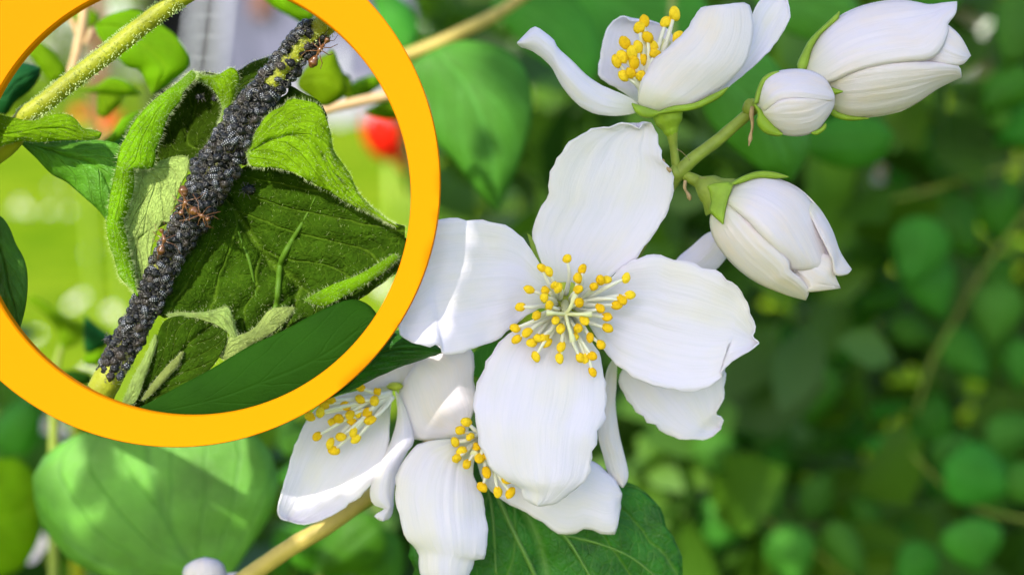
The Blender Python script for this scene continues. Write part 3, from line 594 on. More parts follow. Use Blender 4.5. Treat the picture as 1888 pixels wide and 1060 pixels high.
blade(b3, [(-60, 900), (-20, 850), (40, 850), (78, 900), (70, 1000), (20, 1060), (-50, 1050)], (60, 880), .30, YLEAF, 1.2)
tube('twig', [C(392, 1070, .236), C(420, 1110, .238), C(470, 1200, .245), C(520, 1400, .27)], [.0007, .0009, .001, .0013], TWIG, b3, 8)
# sprays of small rounded leaves to the right
def spray(label, twig, d, leaves, mats=(SPRAYL, SHRUBD), r=.00055, tm=TWIG):
    o = thing('leafy_spray', C(*twig[-1], d), label, 'branch')
    tube('twig', [C(x, y, d + .01) for x, y in twig], [r * .7, r, r * 1.1], tm, o, 7)
    for i, (x, y, L, W, a, dd, m) in enumerate(leaves):
        out, tp = ell(x, y, L, W, a); blade(o, out, tp, d + dd, mats[m], 2)
    for k in range(9):
        x, y = random.choice(twig[:-2]); out, tp = ell(x + random.uniform(-110, 110), y + random.uniform(-110, 110), random.uniform(70, 130), random.uniform(35, 80), random.uniform(0, 360)); blade(o, out, tp, d + random.uniform(.06, .16), mats[k % 4 == 0 and 0 or 1], 2)
    return o
def sp6(l): return [(1250 + x / 1.893, 500 + y / 1.893, L / 1.893, W / 1.893, a, dd, m) for x, y, L, W, a, dd, m in l]
spray('drooping spray of small rounded leaves on a straw-coloured twig beneath the right-hand petals', z6((20, 680), (140, 740), (330, 880), (480, 980), (640, 1110), (800, 1300)), .42,
      sp6([(130, 640, 190, 160, 290, 0, 0), (145, 890, 210, 200, 255, .01, 0), (305, 775, 210, 160, 290, 0, 0), (395, 1000, 240, 180, 280, -.01, 0), (0, 720, 150, 130, 230, .02, 0), (590, 985, 260, 130, 300, 0, 0), (490, 770, 200, 130, 60, .03, 0), (660, 880, 220, 120, 290, .04, 1), (370, 650, 160, 110, 30, .06, 1), (-60, 560, 160, 120, 200, .05, 1)]))
spray('spray of bright rounded leaves beside the bare brown soil patch', z6((820, 640), (940, 760), (1060, 830), (1180, 860), (1400, 900), (1700, 1000)), .40,
      sp6([(1060, 720, 280, 230, 340, 0, 0), (1030, 960, 200, 220, 280, .0, 0), (960, 620, 190, 130, 40, .03, 0), (1180, 560, 240, 160, 20, .04, 0), (820, 1030, 200, 150, 230, .02, 0), (1240, 740, 200, 150, 350, .0, 0), (750, 620, 230, 150, 170, .05, 0), (700, 740, 200, 130, 210, .06, 1)]))
spray('upright spray of grey-green leaves at the shrub edge under the long bud', z6((830, 500), (880, 330), (960, 180), (1040, 40), (1150, -120), (1300, -300)), .46,
      sp6([(890, 60, 260, 190, 290, 0, 0), (1110, 160, 260, 190, 260, 0, 0), (1010, 300, 250, 160, 310, .02, 0), (830, 215, 200, 110, 340, .03, 0), (890, 500, 200, 150, 80, .05, 1), (1190, 330, 200, 120, 270, .04, 0), (700, 100, 180, 120, 200, .05, 1)]))
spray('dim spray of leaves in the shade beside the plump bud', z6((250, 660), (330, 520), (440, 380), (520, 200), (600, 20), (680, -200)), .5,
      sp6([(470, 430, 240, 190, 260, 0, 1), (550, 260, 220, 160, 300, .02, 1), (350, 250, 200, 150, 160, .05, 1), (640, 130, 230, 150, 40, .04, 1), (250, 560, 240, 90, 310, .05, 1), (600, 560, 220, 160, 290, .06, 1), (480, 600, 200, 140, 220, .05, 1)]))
spray('spray of green leaves below the large long bud', [(1560, 420), (1600, 380), (1680, 360), (1780, 330), (1900, 290), (2050, 200)], .44,
      [(1690, 470, 150, 110, 250, 0, 0), (1650, 400, 130, 90, 200, .03, 1), (1760, 420, 150, 100, 300, .03, 1), (1600, 470, 120, 90, 230, .05, 1), (1840, 390, 140, 100, 280, .04, 1), (1560, 250, 130, 80, 330, .03, 0), (1700, 270, 150, 90, 20, .06, 1)])
spray('leaf spray reaching past the open tip of the long bud', [(1960, 260), (1930, 160), (1890, 80), (1860, 20), (1840, -60), (1840, -200)], .36,
      [(1880, 60, 170, 110, 250, 0, 0), (1850, 170, 120, 80, 220, .05, 1), (1900, 240, 150, 90, 200, .06, 1), (1700, -10, 150, 90, 180, .02, 0)])
spray('spray of shaded leaves under the flower tucked below the ring', [(560, 1120), (610, 1030), (660, 980), (700, 930), (720, 880), (740, 840)], .30,
      [(640, 1010, 160, 120, 220, 0, 1), (560, 1000, 120, 90, 150, .02, 1), (700, 1040, 150, 110, 300, .01, 1), (540, 800, 90, 60, 100, .04, 0), (560, 880, 110, 80, 180, .05, 1)])
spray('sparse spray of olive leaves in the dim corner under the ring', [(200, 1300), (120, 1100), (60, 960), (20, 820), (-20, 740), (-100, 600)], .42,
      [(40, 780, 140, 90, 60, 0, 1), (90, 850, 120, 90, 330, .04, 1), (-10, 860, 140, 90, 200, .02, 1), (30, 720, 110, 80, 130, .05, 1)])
# out-of-focus blossoms deeper in the shrub
def blossom(px, py, r, d, label):
    o = thing('distant_blossom', C(px, py, d), label, 'blossom', 'blurred white blossoms in the shrub')
    c = C(px, py, d); k = S(d) * r; ph = random.uniform(0, 6)
    for i in range(4):
        a = ph + i * math.pi / 2; dr = (RIGHT * math.cos(a) + UP * math.sin(a)).normalized(); s = dr.cross(TOW).normalized(); V = []; F = []
        for u in range(7):
            for v in range(5):
                f = u / 6; w = math.sin(math.pi * (f * .8 + .12)) * .52
                V.append(c + dr * k * f + s * k * w * (v / 2 - 1) + TOW * k * (.35 * f * f + .1 * (v / 2 - 1) ** 2))
        for u in range(6):
            for v in range(4): q = u * 5 + v; F.append((q, q + 1, q + 6, q + 5))
        obj('petal', V, F, PETC, o, [(v / 4, u / 6) for u in range(7) for v in range(5)], solid=.0002)
    v, f = lump(c + TOW * k * .12, TOW, k * .12, k * .22, k * .22, .2); obj('stamens', v, f, ANTH, o)
for px, py, r, d, lb in ((58, 1000, 34, .40, 'blurred white blossom beside the big rounded leaf'), (48, 960, 26, .42, 'half-hidden blurred blossom above its neighbour by the rounded leaf'), (100, 790, 30, .5, 'dim blurred blossom close under the yellow ring'),
                         (1790, 12, 42, .45, 'blurred cream blossom behind the tip of the long bud'), (1625, 315, 28, .6, 'small dim beige blossom between the two larger buds'), (1800, 265, 24, .6, 'faint blossom among the leaves right of the plump bud'), (1574, 932, 14, .5, 'tiny pale blossom among small leaves at the foot of the shrub')):
    blossom(px, py, r, d, lb)

# ------------------------------------------------------------------ the yellow ring on its stake
RD = .1745
ring = thing('yellow_ring', C(-120, 900, RD), 'thick flat yellow ring framing the stem covered in aphids', 'ring')
def ringmesh(n=160):
    V, F = [], []
    prof_ = [(0, .0), (.0, .0), (1, 0), (1, 0)]
    rows = []
    for k in range(n):
        a = 2 * math.pi * k / n; ca, sa = math.cos(a), math.sin(a)
        o = (323 + 489 * ca, 336 + 489 * sa); i = (353 + 404 * ca, 362 + 404 * sa)
        def pt(f, z): return C(i[0] + (o[0] - i[0]) * f, i[1] + (o[1] - i[1]) * f, RD) - TOW * z
        rows.append([pt(0, .0003), pt(.03, 0), pt(.97, 0), pt(1, .0003), pt(1, .0015), pt(0, .0015)])
    m = 6
    for r in rows: V += r
    for k in range(n):
        for j in range(m): F.append((k * m + j, ((k + 1) % n) * m + j, ((k + 1) % n) * m + (j + 1) % m, k * m + (j + 1) % m))
    return V, F
V, F = ringmesh(); ro = obj('hoop', V, F, RING, ring, smooth=False)
sx = C(-135, 360, RD + .0008)
tube('stake', [sx + UP * .004, sx - UP * .02, Vector((sx.x, sx.y + .01, .35)), Vector((sx.x, sx.y + .012, -.08))], [.0012, .0016, .0018, .0018], RING, ring, 10)

# ------------------------------------------------------------------ the hairy plant with aphids
SD = .1815
SP = [(660, -10), (600, 45), (545, 97), (470, 200), (408, 300), (355, 395), (312, 475), (272, 560), (235, 632), (195, 705), (172, 746), (164, 754)]
stem_pts = [C(x, y, SD) for x, y in SP]
plant = thing('downy_plant', C(150, 1000, .36), 'downy green plant stem crowded with black aphids inside the yellow ring', 'plant')
path = [C(1000, -420, SD + .05), C(800, -140, SD + .01)] + stem_pts + [C(160, 758, .20), C(156, 765, .225), C(150, 800, .30), C(145, 1000, .36), C(150, 1500, .40)]
STR = 20.5 * S(SD)
st = tube('stem', path, [STR * .9] * 3 + [STR] * 8 + [STR * 1.3] * 8, STEMG, plant, 16, wob=.1)
FINEP = [Vector(p) for p in catmull([tuple(p) for p in stem_pts], 30)]
def stem_frame(f):
    i = min(int(f * (len(FINEP) - 1)), len(FINEP) - 2); t = (FINEP[i + 1] - FINEP[i]).normalized(); c = FINEP[i].lerp(FINEP[i + 1], f * (len(FINEP) - 1) - i)
    out = (TOW - t * TOW.dot(t)).normalized(); return c, t, out, t.cross(out)
def stem_hair(part, frame, rad, n, lo, hi, mat, L=.0005):
    vv, ff = [], []
    for _ in range(n):
        c, t, o, s = frame(random.uniform(lo, hi)); a = random.uniform(-1.75, 1.75); nn = o * math.cos(a) + s * math.sin(a)
        p = c + nn * rad * 1.0; dr = (nn + t * random.uniform(-.9, .9) + rdir() * .3).normalized(); w = dr.cross(TOW).normalized() * .000022; l = L * random.uniform(.5, 1.2)
        k = len(vv); vv += [p - w, p + w, p + dr * l * .6 + w * .6 + t * .0001, p + dr * l]; ff += [(k, k + 1, k + 2), (k, k + 2, k + 3)]
    tag(obj('hair', vv, ff, mat, part, smooth=False), kind='stuff')
stem_hair(st, stem_frame, STR, 2600, .02, .98, HAIRW)
def hleaf(label, pieces, parent=plant):
    """a downy leaf: its main blade and the folds that belong to it"""
    base = None
    for i, (nm, out, tip, d, zp, mat, kw, nh) in enumerate(pieces):
        o = sheet(nm, parent if base is None else base, out, tip, d, zp, mat, nu=kw.pop('nu', 34), nv=kw.pop('nv', 24), solid=.0002, **kw)
        V, nu, nv = SURF[o.name]
        if nh: 
            hv = hairs(o if base is None else base, V, nu, nv, nh[0], nh[1], nh[2] if len(nh) > 2 else .00055)
        if base is None: base = o; tag(o, label)
    return base
# hooded leaf left of the stem
hleaf('hooded leaf curled over the aphid stem', [
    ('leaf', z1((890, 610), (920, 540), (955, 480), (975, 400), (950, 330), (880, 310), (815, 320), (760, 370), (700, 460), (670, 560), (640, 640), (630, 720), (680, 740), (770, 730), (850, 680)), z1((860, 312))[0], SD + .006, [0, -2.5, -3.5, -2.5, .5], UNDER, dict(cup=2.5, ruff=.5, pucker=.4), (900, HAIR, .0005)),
    ('fold', z1((815, 298), (760, 350), (690, 400), (610, 470), (550, 550), (510, 640), (490, 730), (470, 830), (460, 900)) + z2((455, 100), (480, 200), (510, 290), (560, 352), (585, 382), (575, 300), (550, 200), (530, 100), (520, 60)) + z1((540, 900), (565, 800), (575, 718), (645, 712), (660, 640), (690, 560), (720, 480), (775, 415), (770, 400), (830, 330)), z2((585, 382))[0], SD - .002, [0, .5, 1.2, 1.2, .6, 0, -.4], LIT, dict(cup=-1.2, ruff=.5, rag=1.5, nu=56, nv=16), (2600, HAIRW, .0007)),
    ('fold', z1((575, 712), (645, 704), (690, 680), (790, 660), (800, 720), (765, 790), (740, 870), (720, 950)) + z2((690, 60), (650, 150), (630, 260), (610, 330), (585, 384), (545, 335), (505, 250), (500, 150), (505, 60), (530, -40), (560, -100)), z2((585, 384))[0], SD + .001, [0, .8, 1.0, .8, .2], PALE, dict(cup=.8, ruff=.5, nu=40), (900, HAIRW, .0004)),
    ('fold', z1((810, 300), (870, 322), (930, 318), (990, 288), (1012, 340), (1000, 420), (965, 480), (930, 540), (945, 480), (935, 420), (900, 375), (850, 345), (815, 325)), z1((930, 540))[0], SD + .000, [0, .8, 1.0, .6, 0], LIT, dict(cup=-1.0, ruff=.5, rag=1.2), (1100, HAIRW, .0006)),
])
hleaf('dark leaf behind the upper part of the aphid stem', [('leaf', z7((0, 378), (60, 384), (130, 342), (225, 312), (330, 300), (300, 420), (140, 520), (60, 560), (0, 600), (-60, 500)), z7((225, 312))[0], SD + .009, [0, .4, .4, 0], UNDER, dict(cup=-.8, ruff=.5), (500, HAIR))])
# right-hand leaves
hleaf('bright downy leaf folded to a point right of the aphid stem', [
    ('leaf', z1((1050, 650), (1085, 565), (1140, 485), (1200, 455), (1225, 425), (1290, 425), (1350, 448), (1382, 500), (1400, 560), (1412, 640), (1445, 690), (1482, 740), (1520, 820), (1600, 900), (1690, 965), (1560, 900), (1480, 862), (1400, 812), (1320, 772), (1250, 732), (1170, 712), (1070, 705)), z1((1690, 965))[0], SD - .0015, [0, 1.0, 1.6, 1.6, 1.0, 0], LIT, dict(cup=-1.0, ruff=1.2, pucker=.6, rag=1.0, nu=44, nv=28), (2600, HAIRW, .0006)),
    ('fold', z1((1120, 520), (1150, 440), (1220, 400), (1230, 365), (1290, 400), (1350, 430), (1385, 490), (1390, 540), (1330, 490), (1260, 480), (1180, 510)), z1((1390, 540))[0], SD + .0015, [0, .4, .4, 0], UNDER, dict(cup=-.5), None)])
wide = hleaf('wide shaded leaf underside below the aphid stem', [
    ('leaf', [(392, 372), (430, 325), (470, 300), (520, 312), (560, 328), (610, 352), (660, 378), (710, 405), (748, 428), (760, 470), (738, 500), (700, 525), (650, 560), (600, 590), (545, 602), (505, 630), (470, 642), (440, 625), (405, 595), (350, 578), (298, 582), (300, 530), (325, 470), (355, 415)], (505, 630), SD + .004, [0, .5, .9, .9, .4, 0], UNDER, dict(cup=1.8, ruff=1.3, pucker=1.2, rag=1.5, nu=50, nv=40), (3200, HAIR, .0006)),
    ('fold', z2((705, 462), (760, 452), (830, 455), (900, 445), (965, 425), (985, 470), (1000, 520), (1010, 580), (960, 530), (900, 495), (830, 476), (760, 476)), z2((1010, 580))[0], SD - .0002, [.2, .6, .8, .4], PALE, dict(cup=-.5, ruff=.4), (700, HAIRW, .0005)),
    ('fold', z2((930, 640), (960, 560), (1000, 555), (1080, 520), (1150, 440), (1250, 430), (1230, 470), (1150, 540), (1060, 590), (980, 650)), z2((1250, 430))[0], SD - .0004, [0, .4, .4, 0], PALE, dict(cup=-.4, ruff=.4), (600, HAIRW, .0005)),
    ('fold', z2((1290, 400), (1400, 340), (1530, 290), (1670, 205), (1690, 225), (1600, 300), (1480, 370), (1380, 420)), z2((1680, 210))[0], SD - .0004, [0, .5, .5, .2], LIT, dict(cup=-.6, ruff=.3), (600, HAIRW, .0006))])
RIB = simple('rib', (.06, .13, .006), .6, .2, .2, 400, .2)
for pts, r in ((z2((1340, -40), (1290, 60), (1220, 180), (1190, 250), (1180, 350), (1165, 440), (1080, 530), (1005, 585)), .0004), (z2((985, -10), (1010, 110), (1060, 240), (1090, 400)), .00022)):
    tube('rib', drape(wide, catmull(pts, 3), r * .35), [r * .2, r, r, r * .3], RIB, wide, 8)
hleaf('narrow leaf with pale edges at the foot of the aphid stem', [
    ('leaf', z2((520, 835), (600, 690), (660, 570), (695, 490), (760, 465), (830, 472), (900, 490), (965, 545), (930, 640), (860, 720), (760, 785), (650, 825), (570, 860)), z2((900, 490))[0], SD + .0005, [0, .6, .8, .4], UNDER, dict(cup=.8, ruff=.5, pucker=.5), (700, HAIR)),
    ('fold', z2((520, 840), (560, 740), (610, 650), (660, 545), (668, 570), (640, 660), (610, 740), (575, 830)), z2((662, 545))[0], SD - .0012, [0, .4, .3, 0], PALE, dict(cup=-.4), (500, HAIRW, .0004)),
    ('fold', z2((600, 825), (650, 750), (710, 680), (778, 616), (760, 670), (700, 740), (640, 800)), z2((778, 616))[0], SD - .001, [0, .4, .4, 0], PALE, dict(cup=-.4), (400, HAIRW, .0004))])
hleaf('smooth dark leaf crossing the bottom of the ring', [('leaf', z2((560, 870), (640, 830), (750, 770), (900, 690), (1050, 600), (1200, 530), (1350, 450), (1480, 398), (1560, 418), (1610, 480), (1590, 600), (1440, 790), (1080, 920), (750, 935)), z2((1610, 480))[0], .1775, [-1, 0, .6, .6, -.5], DARKL, dict(cup=-1.0, ruff=.4), None)])
# ------------------------------------------------------------------ second plant, upper left of the ring
p2 = thing('downy_shoot', C(-60, 330, .192), 'slanting bare downy shoot with broad leaves, no aphids on it, inside the ring', 'plant')
s2 = tube('stem', [C(520, -170, .20), C(400, -50, .180)] + [C(x, y, .1788) for x, y in z9((1110, 30), (900, 190), (700, 350), (500, 500), (300, 660), (150, 770))] + [C(20, 265, .181), C(-60, 330, .186), C(-110, 420, .21), C(-110, 560, .26), C(-110, 1500, .3)], [16 * S(.19)] * 12, STEMB, p2, 14, wob=.08)
F2 = [Vector(p) for p in catmull([tuple(C(x, y, .1788)) for x, y in z9((1180, -20), (1110, 30), (900, 190), (700, 350), (500, 500), (300, 660), (150, 770))], 20)]
def fr2(f):
    i = min(int(f * (len(F2) - 1)), len(F2) - 2); t = (F2[i + 1] - F2[i]).normalized(); o = (TOW - t * TOW.dot(t)).normalized(); return F2[i], t, o, t.cross(o)
stem_hair(s2, fr2, 16 * S(.19), 1100, 0, 1, HAIRW, .00038)
hleaf('near downy leaf lying across the slanting shoot', [('leaf', z9((-80, 740), (0, 750), (100, 772), (230, 790), (330, 752), (430, 748), (490, 780), (540, 842), (600, 848), (657, 868), (640, 902), (560, 912), (420, 912), (250, 925), (150, 915), (50, 935), (-80, 960)), z9((657, 868))[0], .1782, [0, .8, 1, .6, 0], LIT, dict(cup=-.8, ruff=.8, pucker=.3), (900, HAIRW, .0004))], p2)
hleaf(None, [('leaf', [(36, 262), (140, 258), (222, 268), (240, 320), (232, 380), (210, 425), (185, 390), (155, 363), (123, 335), (95, 320), (66, 290)], (210, 425), .1835, [0, .6, .8, .2], leaf_mat('grass_green_leaf', (.09, .27, .012), (.2, .4, .05), .3, .5, 6, .4, .25, .7, .3, .25, 300, .8), dict(cup=-1.2, ruff=.8, pucker=.4), None)], p2)
hleaf(None, [('leaf', z6b((-60, 300), (0, 300), (40, 350), (72, 430), (110, 500), (126, 580), (120, 700), (90, 822), (40, 765), (0, 715), (-60, 620)), z6b((90, 822))[0], .1805, [0, .4, .4, 0], leaf_mat('edge_leaf', (.06, .2, .012), (.15, .33, .04), .3, .5, 6, .4, .25, .7, .3, .25, 300, .8), dict(cup=-1.6, ruff=.5, pucker=.3), None)], p2)
p3 = thing('garden_shrub', C(140, 150, .26), 'pale-twigged bush with yellow-green leaves behind the slanting shoot', 'plant')
for pts, r in ((z9((555, -40), (548, 60), (530, 200), (470, 460), (400, 560), (250, 690), (60, 830), (-200, 960), (-500, 1200)), 10), (z9((500, 220), (480, 160), (455, 120)), 5), (z9((555, 290), (585, 230), (600, 190)), 5)):
    tube('twig', [C(x, y, .245) for x, y in pts], [r * S(.245) * .9, r * S(.245)], PEACH, p3, 8)
for out, tip, d, m in ((z9((620, 170), (700, 108), (830, 68), (920, 80), (1050, 160), (1150, 240), (1210, 330), (1242, 400), (1210, 460), (1080, 560), (990, 612), (960, 540), (900, 450), (820, 430), (700, 310), (640, 230)), z9((990, 612))[0], .222, YLEAF),
                       (z9((-30, 600), (60, 480), (120, 418), (200, 424), (262, 445), (250, 510), (190, 590), (100, 660), (40, 748), (0, 740), (-30, 700)), z9((262, 445))[0], .208, TEAL),
                       (z9((180, 340), (230, 272), (300, 300), (380, 380), (430, 450), (425, 500), (345, 552), (290, 490), (240, 420)), z9((345, 552))[0], .232, YLEAF),
                       (z9((510, 592), (620, 566), (720, 506), (820, 530), (880, 580), (917, 618), (800, 622), (650, 607)), z9((917, 618))[0], .235, YLEAF),
                       (z9((640, 610), (720, 600), (800, 630), (762, 700), (690, 765), (640, 740)), z9((690, 765))[0], .25, YLEAF),
                       (z9((600, 970), (720, 880), (800, 770), (910, 728), (865, 830), (790, 900), (700, 948)), z9((910, 728))[0], .225, LIT),
                       (z9((620, 960), (760, 905), (830, 850), (880, 900), (800, 960), (700, 985)), z9((880, 900))[0], .229, TEAL),
                       (z9((430, 120), (520, 40), (640, 90), (630, 160), (540, 180)), z9((640, 90))[0], .27, YLEAF)):
    blade(p3, out, tip, d, m, 1)
p4 = thing('garden_shrub', C(735, 175, .26), 'pale-twigged bush with yellow-green leaves right of the aphid stem', 'plant')
tube('twig', [C(x, y, .24) for x, y in z7((430, 640), (520, 602), (700, 555), (870, 518), (1000, 480), (1080, 700), (1100, 1500), (1100, 4200))], [.0007, .0009, .0009, .0011], PEACH, p4, 8)
for out, tip, d, m in ((z7((150, -60), (340, -60), (400, 35), (475, 85), (412, 132), (330, 82), (235, 28)), z7((412, 132))[0], .225, YLEAF),
                       (z7((380, 445), (410, 390), (460, 335), (540, 296), (570, 265), (602, 350), (640, 440), (648, 500), (600, 545), (520, 577), (440, 522), (390, 482)), z7((648, 490))[0], .226, YLEAF),
                       (z7((640, 500), (700, 440), (800, 412), (845, 450), (760, 512), (670, 545)), z7((845, 450))[0], .245, YLEAF),
                       (z7((740, 605), (830, 560), (910, 535), (940, 600), (905, 645), (800, 632)), z7((940, 600))[0], .25, YLEAF),
                       (z7((600, 400), (660, 420), (670, 520), (640, 545), (620, 480)), z7((640, 545))[0], .24, YLEAF)):
    blade(p4, out, tip, d, m, 1)
p5 = thing('low_plant', C(110, 720, .30), 'blurred low plant with folded pale leaves near the foot of the aphid stem', 'plant')
for out, tip, d, m in ((z6b((130, 690), (150, 670), (220, 706), (320, 780), (390, 800), (372, 880), (290, 915), (268, 830), (200, 745)), z6b((290, 915))[0], .27, YLEAF),
                       (z6b((395, 760), (440, 800), (510, 850), (490, 905), (400, 932)), z6b((510, 850))[0], .25, TEAL),
                       (z6b((395, 945), (490, 900), (465, 985), (400, 990)), z6b((490, 900))[0], .25, YLEAF), (z6b((270, 1040), (330, 1015), (420, 1030), (420, 1080), (300, 1090)), z6b((420, 1040))[0], .26, DARKL)):
    blade(p5, out, tip, d, m, 1)
tube('twig', [C(x, y, .275) for x, y in z6b((290, 900), (270, 960), (262, 1010), (255, 1100), (250, 1400), (250, 3500))], [.0006, .0008, .0011], TWIG, p5, 7)
# ------------------------------------------------------------------ aphids and ants
def aphid_mat(name, a, b, band=0):
    t = NT(name); tc = t.n('ShaderNodeTexCoord').outputs['Object']; oi = t.n('ShaderNodeObjectInfo').outputs['Random']
    c = t.mix(oi, a, b); sp = t.n('ShaderNodeSeparateXYZ'); t.l(tc, sp.inputs[0])
    if band:
        w = t.math('SINE', t.math('MULTIPLY', sp.outputs[0], 36.0)); up = t.ramp(sp.outputs[2], .05, .2)
        side = t.ramp(t.math('ABSOLUTE', t.math('SUBTRACT', t.math('ABSOLUTE', sp.outputs[1]), .1)), .06, .02)
        c = t.mix(t.math('MULTIPLY', t.math('MULTIPLY', t.ramp(w, .3, .8), up), t.math('MULTIPLY', side, .7)), c, (.55, .56, .60))
    t.l(c, t.b.inputs['Base Color']); t.b.inputs['Roughness'].default_value = .27; t.b.inputs['Specular IOR Level'].default_value = .42
    t.l(t.bump(t.noise(tc, 7, 2), .3, .1), t.b.inputs['Normal']); return t.m
APHB = aphid_mat('aphid_brown', (.012, .010, .009), (.04, .032, .026))
APH = [aphid_mat('aphid_black', (.003, .003, .004), (.010, .011, .014)), aphid_mat('aphid_slate', (.008, .009, .012), (.035, .039, .05), 1)]
ALEG = simple('aphid_leg', (.13, .12, .105), .5, .4, .3, 9, 0)
def lathe(profile, seg=9, flat=.85):
    V, F = [], []
    for x, r, z in profile:
        for k in range(seg):
            a = 2 * math.pi * k / seg; V.append(Vector((x, math.cos(a) * r, z + math.sin(a) * r * flat)))
    for i in range(len(profile) - 1):
        for k in range(seg): F.append((i * seg + k, i * seg + (k + 1) % seg, (i + 1) * seg + (k + 1) % seg, (i + 1) * seg + k))
    return V, F
def limb(V, F, pts, r):
    k = len(V); P = [Vector(p) for p in pts]
    for i, p in enumerate(P):
        t = (P[min(i + 1, len(P) - 1)] - P[max(i - 1, 0)]).normalized(); s = t.cross(Vector((.2, .3, 1))).normalized(); u = t.cross(s); rr = r * (1 - .5 * i / (len(P) - 1))
        for q in range(3): a = q * 2.094; V.append(p + (s * math.cos(a) + u * math.sin(a)) * rr)
    for i in range(len(P) - 1):
        for q in range(3): F.append((k + i * 3 + q, k + i * 3 + (q + 1) % 3, k + i * 3 + 3 + (q + 1) % 3, k + i * 3 + 3 + q))
def aphid_mesh(i):
    rnd = random.Random(i); w = rnd.uniform(1.1, 1.32)
    V, F = lathe([(-.52, .01, .2), (-.48, .1 * w, .2), (-.38, .22 * w, .21), (-.2, .31 * w, .23), (0, .31 * w, .23), (.16, .25 * w, .21), (.27, .19, .19), (.36, .165, .17), (.43, .15, .16), (.48, .09, .15), (.5, .01, .15)], 10)
    nb = len(F)
    for s in (-1, 1):
        for x, dx in ((.3, .28), (.18, .02), (.06, -.34)):
            j = rnd.uniform(-.06, .06); limb(V, F, [(x, s * .15, .15), (x + dx * .5 + j, s * .38, .3), (x + dx + j, s * .56, .05), (x + dx * 1.15, s * .64, .0)], .03)
        limb(V, F, [(.45, s * .08, .18), (.6, s * .2, .3), (.5, s * .36, .36), (.2, s * .46, .38)], .02)
        limb(V, F, [(-.34, s * .13, .33), (-.5, s * .17, .4)], .035)
    me = bpy.data.meshes.new('aphid'); me.from_pydata([tuple(v) for v in V], [], F)
    me.materials.append(APHB if i == 5 else APH[1 if i % 3 == 1 else 0]); me.materials.append(ALEG)
    for k, p in enumerate(me.polygons): p.use_smooth = True; p.material_index = 0 if k < nb else 1
    me.update(); return me
AM = [aphid_mesh(i) for i in range(6)]
def aphid_matrix(f, ang, lift, L, yaw):
    c, t, o, s = stem_frame(f); nn = o * math.cos(ang) + s * math.sin(ang); side = nn.cross(t)
    fw = (t * -math.cos(yaw) + side * math.sin(yaw)).normalized(); sd = nn.cross(fw).normalized()
    p = c + nn * (STR + lift)
    return Matrix(((fw.x * L, sd.x * L, nn.x * L, p.x), (fw.y * L, sd.y * L, nn.y * L, p.y), (fw.z * L, sd.z * L, nn.z * L, p.z), (0, 0, 0, 1)))
PX = S(SD); spots = []
T0 = 85 / 1000.0
def dens(f, ang):
    """how crowded the stem is: thick in the middle, thinner lower down, bare strip near the top"""
    if f < .115 or f > .80: return 0
    if f < .24: return 1.0 if (ang * 1 > .45 or ang < -.95) else .05
    if f > .72: return .75 if ang > -.35 else .12
    return 1.0
tries = 0
while len(spots) < 300 and tries < 60000:
    tries += 1; f = random.uniform(.1, .8); a = random.uniform(-1.5, 1.5)
    if random.random() > dens(f, a): continue
    md = 10.8 * PX; c, t, o, s = stem_frame(f); thick = max(1.0, 1.0 + .72 * math.exp(-((f - .36) / .12) ** 2) + .42 * noise.noise(Vector((f * 17, a * 1.3, 2.7)))) 
    lift = STR * (thick - 1) * random.uniform(.7, 1.1) + STR * random.uniform(0, .12)
    p = c + (o * math.cos(a) + s * math.sin(a)) * (STR + lift)
    if any((p - q).length < md for q, *_ in spots): continue
    spots.append((p, f, a, lift))
print('aphids', len(spots), tries)
for i, (p, f, a, lift) in enumerate(spots):
    o = bpy.data.objects.new('aphid', AM[i % 6]); COL.objects.link(o)
    o.matrix_world = aphid_matrix(f, a, lift - .00012, PX * random.uniform(14, 23), random.uniform(0, 6.3))
    zone = 'beside the bare strip of the upper stem' if f < .24 else 'in the thickest part of the colony above the ants' if f < .47 else 'on the stem beside the brown ants' if f < .58 else 'on the narrow stretch of stem below the ants' if f < .71 else 'at the thinning lower end of the colony'
    tag(o, ('slate-grey pale-banded aphid ' if i % 6 in (1, 4) else 'small brownish aphid ' if i % 6 == 5 else 'small plain black aphid ') + zone, 'aphid', 'aphids crowded on the stem')
V, F = [], []                          # the others: underneath, behind and on the far side
for _ in range(1900):
    f = random.uniform(.11, .8); a = random.uniform(-3.14, 3.14)
    if abs(a) < 1.5 and random.random() > dens(f, a): continue
    thick = max(1.0, 1.0 + .72 * math.exp(-((f - .36) / .12) ** 2) + .42 * noise.noise(Vector((f * 17, a * 1.3, 2.7))))
    M = aphid_matrix(f, a, STR * (thick - 1) * random.uniform(.15, .55) - .00025, PX * random.uniform(12, 18), random.uniform(0, 6.3)); me = AM[random.randrange(6)]; k = len(V)
    V += [M @ v.co for v in me.vertices]; F += [tuple(q + k for q in p.vertices) for p in me.polygons]
tag(obj('aphid_colony', V, F, simple('aphid_under', (.005, .005, .006), .7, .2, .3, 900, .3), None), 'dense lower layer of black aphids wrapped round the downy stem', 'aphids', kind='stuff')
def stray(px, py, d, L, yaw, label):
    o = bpy.data.objects.new('aphid', AM[0]); COL.objects.link(o); nn = (TOW * .8 + UP * .3).normalized(); fw = (RIGHT * math.cos(yaw) + UP * math.sin(yaw)); sd = nn.cross(fw).normalized(); fw = sd.cross(nn); p = C(px, py, d); L *= PX
    o.matrix_world = Matrix(((fw.x * L, sd.x * L, nn.x * L, p.x), (fw.y * L, sd.y * L, nn.y * L, p.y), (fw.z * L, sd.z * L, nn.z * L, p.z), (0, 0, 0, 1))); tag(o, label, 'aphid')
def on(part, px, py): 
    p = drape(part, [(px, py)], .0002)[0]; return -(CM.inverted() @ p).z
stray(459, 352, on(wide, 459, 352), 26, 2.9, 'lone black aphid on the shaded leaf right of the crowded stem')
